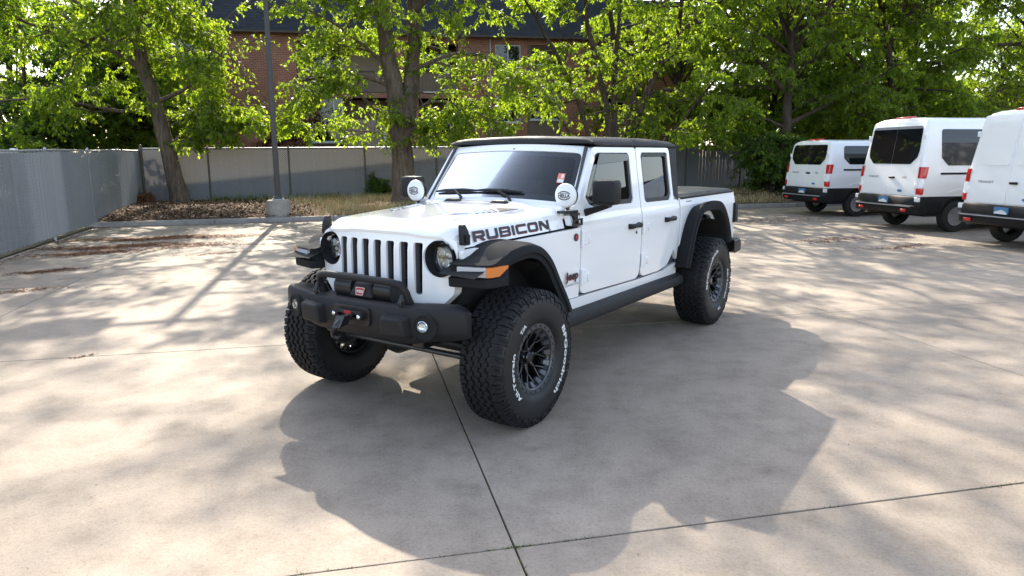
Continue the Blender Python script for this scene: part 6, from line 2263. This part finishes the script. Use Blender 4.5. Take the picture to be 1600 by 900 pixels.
mb = MB(); mb.tube([(-2.0, -.6, 1.81), (-2.0, .6, 1.81)], .03, 10); mb.tube([(-1.25, -.6, 1.80), (-1.25, .6, 1.80)], .025, 10); mb.build('cross_bar', MAT['dash'], TR, smooth=50)
mb = MB(); mb.box((-1.235, -.11, 1.70), (-1.205, .11, 1.765)); mb.tube([(-1.22, 0, 1.75), (-1.20, 0, 1.83)], .012, 6); mb.build('rear_view_mirror', MAT['dash'], TR, bevel=.01)

# ---- wheels: tyre with all-terrain blocks, raised white letters, black rim
TYR, TYW, RIMR = .4625, .318, .232


def tyre_r(v):
    """radius of the carcass under the tread at lateral v (m)"""
    a = abs(v) / (TYW / 2)
    return TYR - .014 - .020 * a ** 4


def make_wheel():
    root = bpy.data.objects.new('wheel', None)
    COL.objects.link(root)
    root.parent = TR
    h = TYW / 2
    prof = [(-.125, RIMR), (-.150, RIMR + .012), (-.163, .29), (-.166, .34), (-.163, .385), (-.155, .415), (-.140, .432), (-.10, tyre_r(.10)), (-.05, tyre_r(.05)), (0, tyre_r(0)), (.05, tyre_r(.05)), (.10, tyre_r(.10)),
            (.140, .432), (.155, .415), (.163, .385), (.166, .34), (.163, .29), (.150, RIMR + .012), (.125, RIMR)]
    mb = MB(); mb.lathe(prof, axis='y', n=88, caps=False)
    ty = mb.build('tyre', MAT['tyre'], root, smooth=50)
    # tread
    tb = MB()
    N = 46

    def P(u, v, dr):
        a = 2 * math.pi * u / N
        if abs(v) <= .140:
            rr = TYR - .006 * (abs(v) / .14) ** 3 + dr
            vv = v
        else:      # wraps over the shoulder
            k = (abs(v) - .140) / .05
            rr = TYR - .006 - .040 * k - .01 * k * k + dr * .8
            vv = math.copysign(.140 + .030 * k - (.0 if dr >= 0 else .012), v)
        return (rr * math.cos(a), vv, rr * math.sin(a))

    def block(poly):
        n_ = len(poly)
        c = (sum(p[0] for p in poly) / n_, sum(p[1] for p in poly) / n_)
        top = [P(u + (c[0] - u) * .04, v + (c[1] - v) * .04, 0) for u, v in poly]
        bot = [P(u, v, -.019) for u, v in poly]
        A = sum(poly[i][0] * poly[(i + 1) % n_][1] - poly[(i + 1) % n_][0] * poly[i][1] for i in range(n_))
        tri = tessellate_polygon([[Vector((p[0], p[1] * 15, 0)) for p in poly]])
        tb.add(top + bot, [tuple(t_) for t_ in tri] + [(i, (i + 1) % n_, n_ + (i + 1) % n_, n_ + i) for i in range(n_)])

    Z = [(.03, -.024), (.50, -.027), (.60, -.006), (1.02, -.009), (1.10, .019), (.62, .026), (.50, .004), (.10, .008)]
    for k in range(N):
        for row, (vc, mir, ph) in enumerate(((-.056, 1, 0.0), (0.0, -1, .5), (.056, 1, 0.15))):
            block([(k + ph + u, vc + mir * v) for u, v in Z])
        for sg in (1, -1):
            o_ = .12 if sg > 0 else .55
            big = k % 2
            ve = .190 if big else .172
            block([(k + o_ + .02, sg * .090), (k + o_ + .40, sg * .086), (k + o_ + .46, sg * .104), (k + o_ + .86, sg * .098), (k + o_ + .84, sg * .140), (k + o_ + .84, sg * ve), (k + o_ + .50, sg * ve), (k + o_ + .46, sg * .128), (k + o_ + .40, sg * .140), (k + o_ + .34, sg * ve), (k + o_ + .06, sg * ve), (k + o_ + .04, sg * .140)])
    td = tb.build('tread', MAT['tread'], ty, fix=True)
    # side biters
    mb = MB()
    for k in range(N):
        a0 = 2 * math.pi * (k + .2) / N; a1 = 2 * math.pi * (k + .75) / N
        for sg in (1, -1):
            ring0 = [(r_ * math.cos(a), sg * y_, r_ * math.sin(a)) for a in (a0, a1) for r_, y_ in ((.405, .163), (.385, .1665))]
            ring1 = [(r_ * math.cos(a), sg * (y_ - .012), r_ * math.sin(a)) for a in (a0, a1) for r_, y_ in ((.405, .163), (.385, .1665))]
            mb.add(ring0 + ring1, [(0, 1, 3, 2), (0, 4, 5, 1), (2, 3, 7, 6), (1, 5, 7, 3), (0, 2, 6, 4)])
    mb.build('side_biters', MAT['tyre'], ty)['kind'] = 'stuff'
    td['kind'] = 'stuff'
    # lettering (outer side = +y); clockwise seen from outside
    mb = MB()

    def arc(mb, body, a_mid, span, r_, hgt, flip=False):
        vs, fs = text_shape(body, .035, 1.05 if len(body) > 3 else 1.0)
        pts_ = []
        for a, b in vs:
            if not flip:
                an = a_mid + a * span          # advancing with angle so it reads from outside
                rr = r_ + b * hgt
            else:
                an = a_mid - a * span
                rr = r_ - b * hgt
            yy = float(np.interp(rr, [.245, .29, .34, .385], [.1515, .163, .166, .163])) + .0018
            pts_.append((rr * math.cos(an), yy, rr * math.sin(an)))
        mb.add(pts_, fs)
    for args in (('BFGoodrich', R(193), R(86), .340, .038), ('All-Terrain', R(347), R(66), .305, .032), ('T/A', R(52), R(15), .305, .032)):
        mb = MB()
        arc(mb, *args)
        mb.build('lettering', MAT['letter_white'], ty, fix=False)['kind'] = 'stuff'
    # rim
    mb = MB()
    mb.lathe([(-.125, RIMR - .004), (-.125, RIMR - .02), (-.06, .195), (.02, .190), (.07, .188), (.110, .196), (.128, .214), (.132, .240), (.122, .241)], axis='y', n=64, caps=False)
    rm = mb.build('rim', MAT['rim_black'], root, smooth=40)
    mb = MB(); mb.lathe([(.126, .243), (.136, .2425), (.140, .237), (.139, .206), (.133, .199), (.118, .197)], axis='y', n=64, caps=False)
    rg = mb.build('beadlock_ring', MAT['rim_ring'], rm, smooth=30)
    mb = MB()
    for k in range(24):
        a = 2 * math.pi * k / 24
        mb.lathe([(0, .0085), (.007, .0085), (.009, .006), (.009, 0)], (.222 * math.cos(a), .1395, .222 * math.sin(a)), 'y', 6)
    mb.build('ring_bolts', MAT['bolt'], rm)
    mb = MB()        # scalloped inner edge pads
    for k in range(16):
        a = 2 * math.pi * k / 16
        mb.X = Matrix.Rotation(-a, 4, 'Y')
        mb.hexa([(.165, .080, -.016), (.198, .100, -.022), (.198, .100, .022), (.165, .080, .016), (.165, .098, -.012), (.197, .126, -.018), (.197, .126, .018), (.165, .098, .012)])
    mb.X = None
    mb.build('ring_pads', MAT['rim_ring'], rm)
    for k in range(8):
        a = 2 * math.pi * k / 8
        mb = MB()
        mb.X = Matrix.Rotation(-a, 4, 'Y')
        mb.hexa([(.055, .030, -.017), (.125, .040, -.012), (.125, .040, .012), (.055, .030, .017), (.055, .062, -.013), (.125, .076, -.009), (.125, .076, .009), (.055, .062, .013)])
        for s_ in (-1, 1):
            mb.hexa([(.118, .040, s_ * .002), (.196, .066, s_ * .034), (.196, .066, s_ * .056), (.118, .040, s_ * .014), (.118, .076, s_ * .002), (.196, .106, s_ * .036), (.196, .106, s_ * .054), (.118, .076, s_ * .013)])
        mb.X = None
        mb.build('spoke', MAT['rim_black'], rm, bevel=.004)
    mb = MB(); mb.lathe([(-.06, .15), (.028, .15), (.03, .075), (.045, .07), (.06, .062), (.062, .040), (.085, .038), (.092, .030), (.093, 0)], axis='y', n=32)
    mb.build('hub', MAT['rim_black'], rm, smooth=35)
    for k in range(5):
        a = 2 * math.pi * k / 5 + .3
        mb = MB(); mb.lathe([(.04, .012), (.078, .011), (.082, .006), (.082, 0)], (.056 * math.cos(a), 0, .056 * math.sin(a)), 'y', 6); mb.build('lug_nut', MAT['bolt'], rm)
    mb = MB(); mb.lathe([(-.05, .165), (-.02, .165), (-.02, .07), (-.05, .07)], axis='y', n=32); mb.build('brake_disc', MAT['bolt'], rm, smooth=35)
    return root


def copy_tree(o, parent):
    c = o.copy()
    COL.objects.link(c)
    c.parent = parent
    for ch in list(o.children):
        copy_tree(ch, c)
    return c


W0 = make_wheel()
W0.location = (0, .857, .456)
W0.rotation_euler = (0, R(0), 0)
for (x, y, spin, steer) in ((-3.487, .857, 155, 0), (0, -.857, 40, 0), (-3.487, -.857, 10, 0)):
    w = copy_tree(W0, TR)
    w.location = (x, y, .456)
    w.rotation_mode = 'ZYX'
    # right-hand wheels face the other way
    w.rotation_euler = (0, R(spin), math.pi if y < 0 else 0)
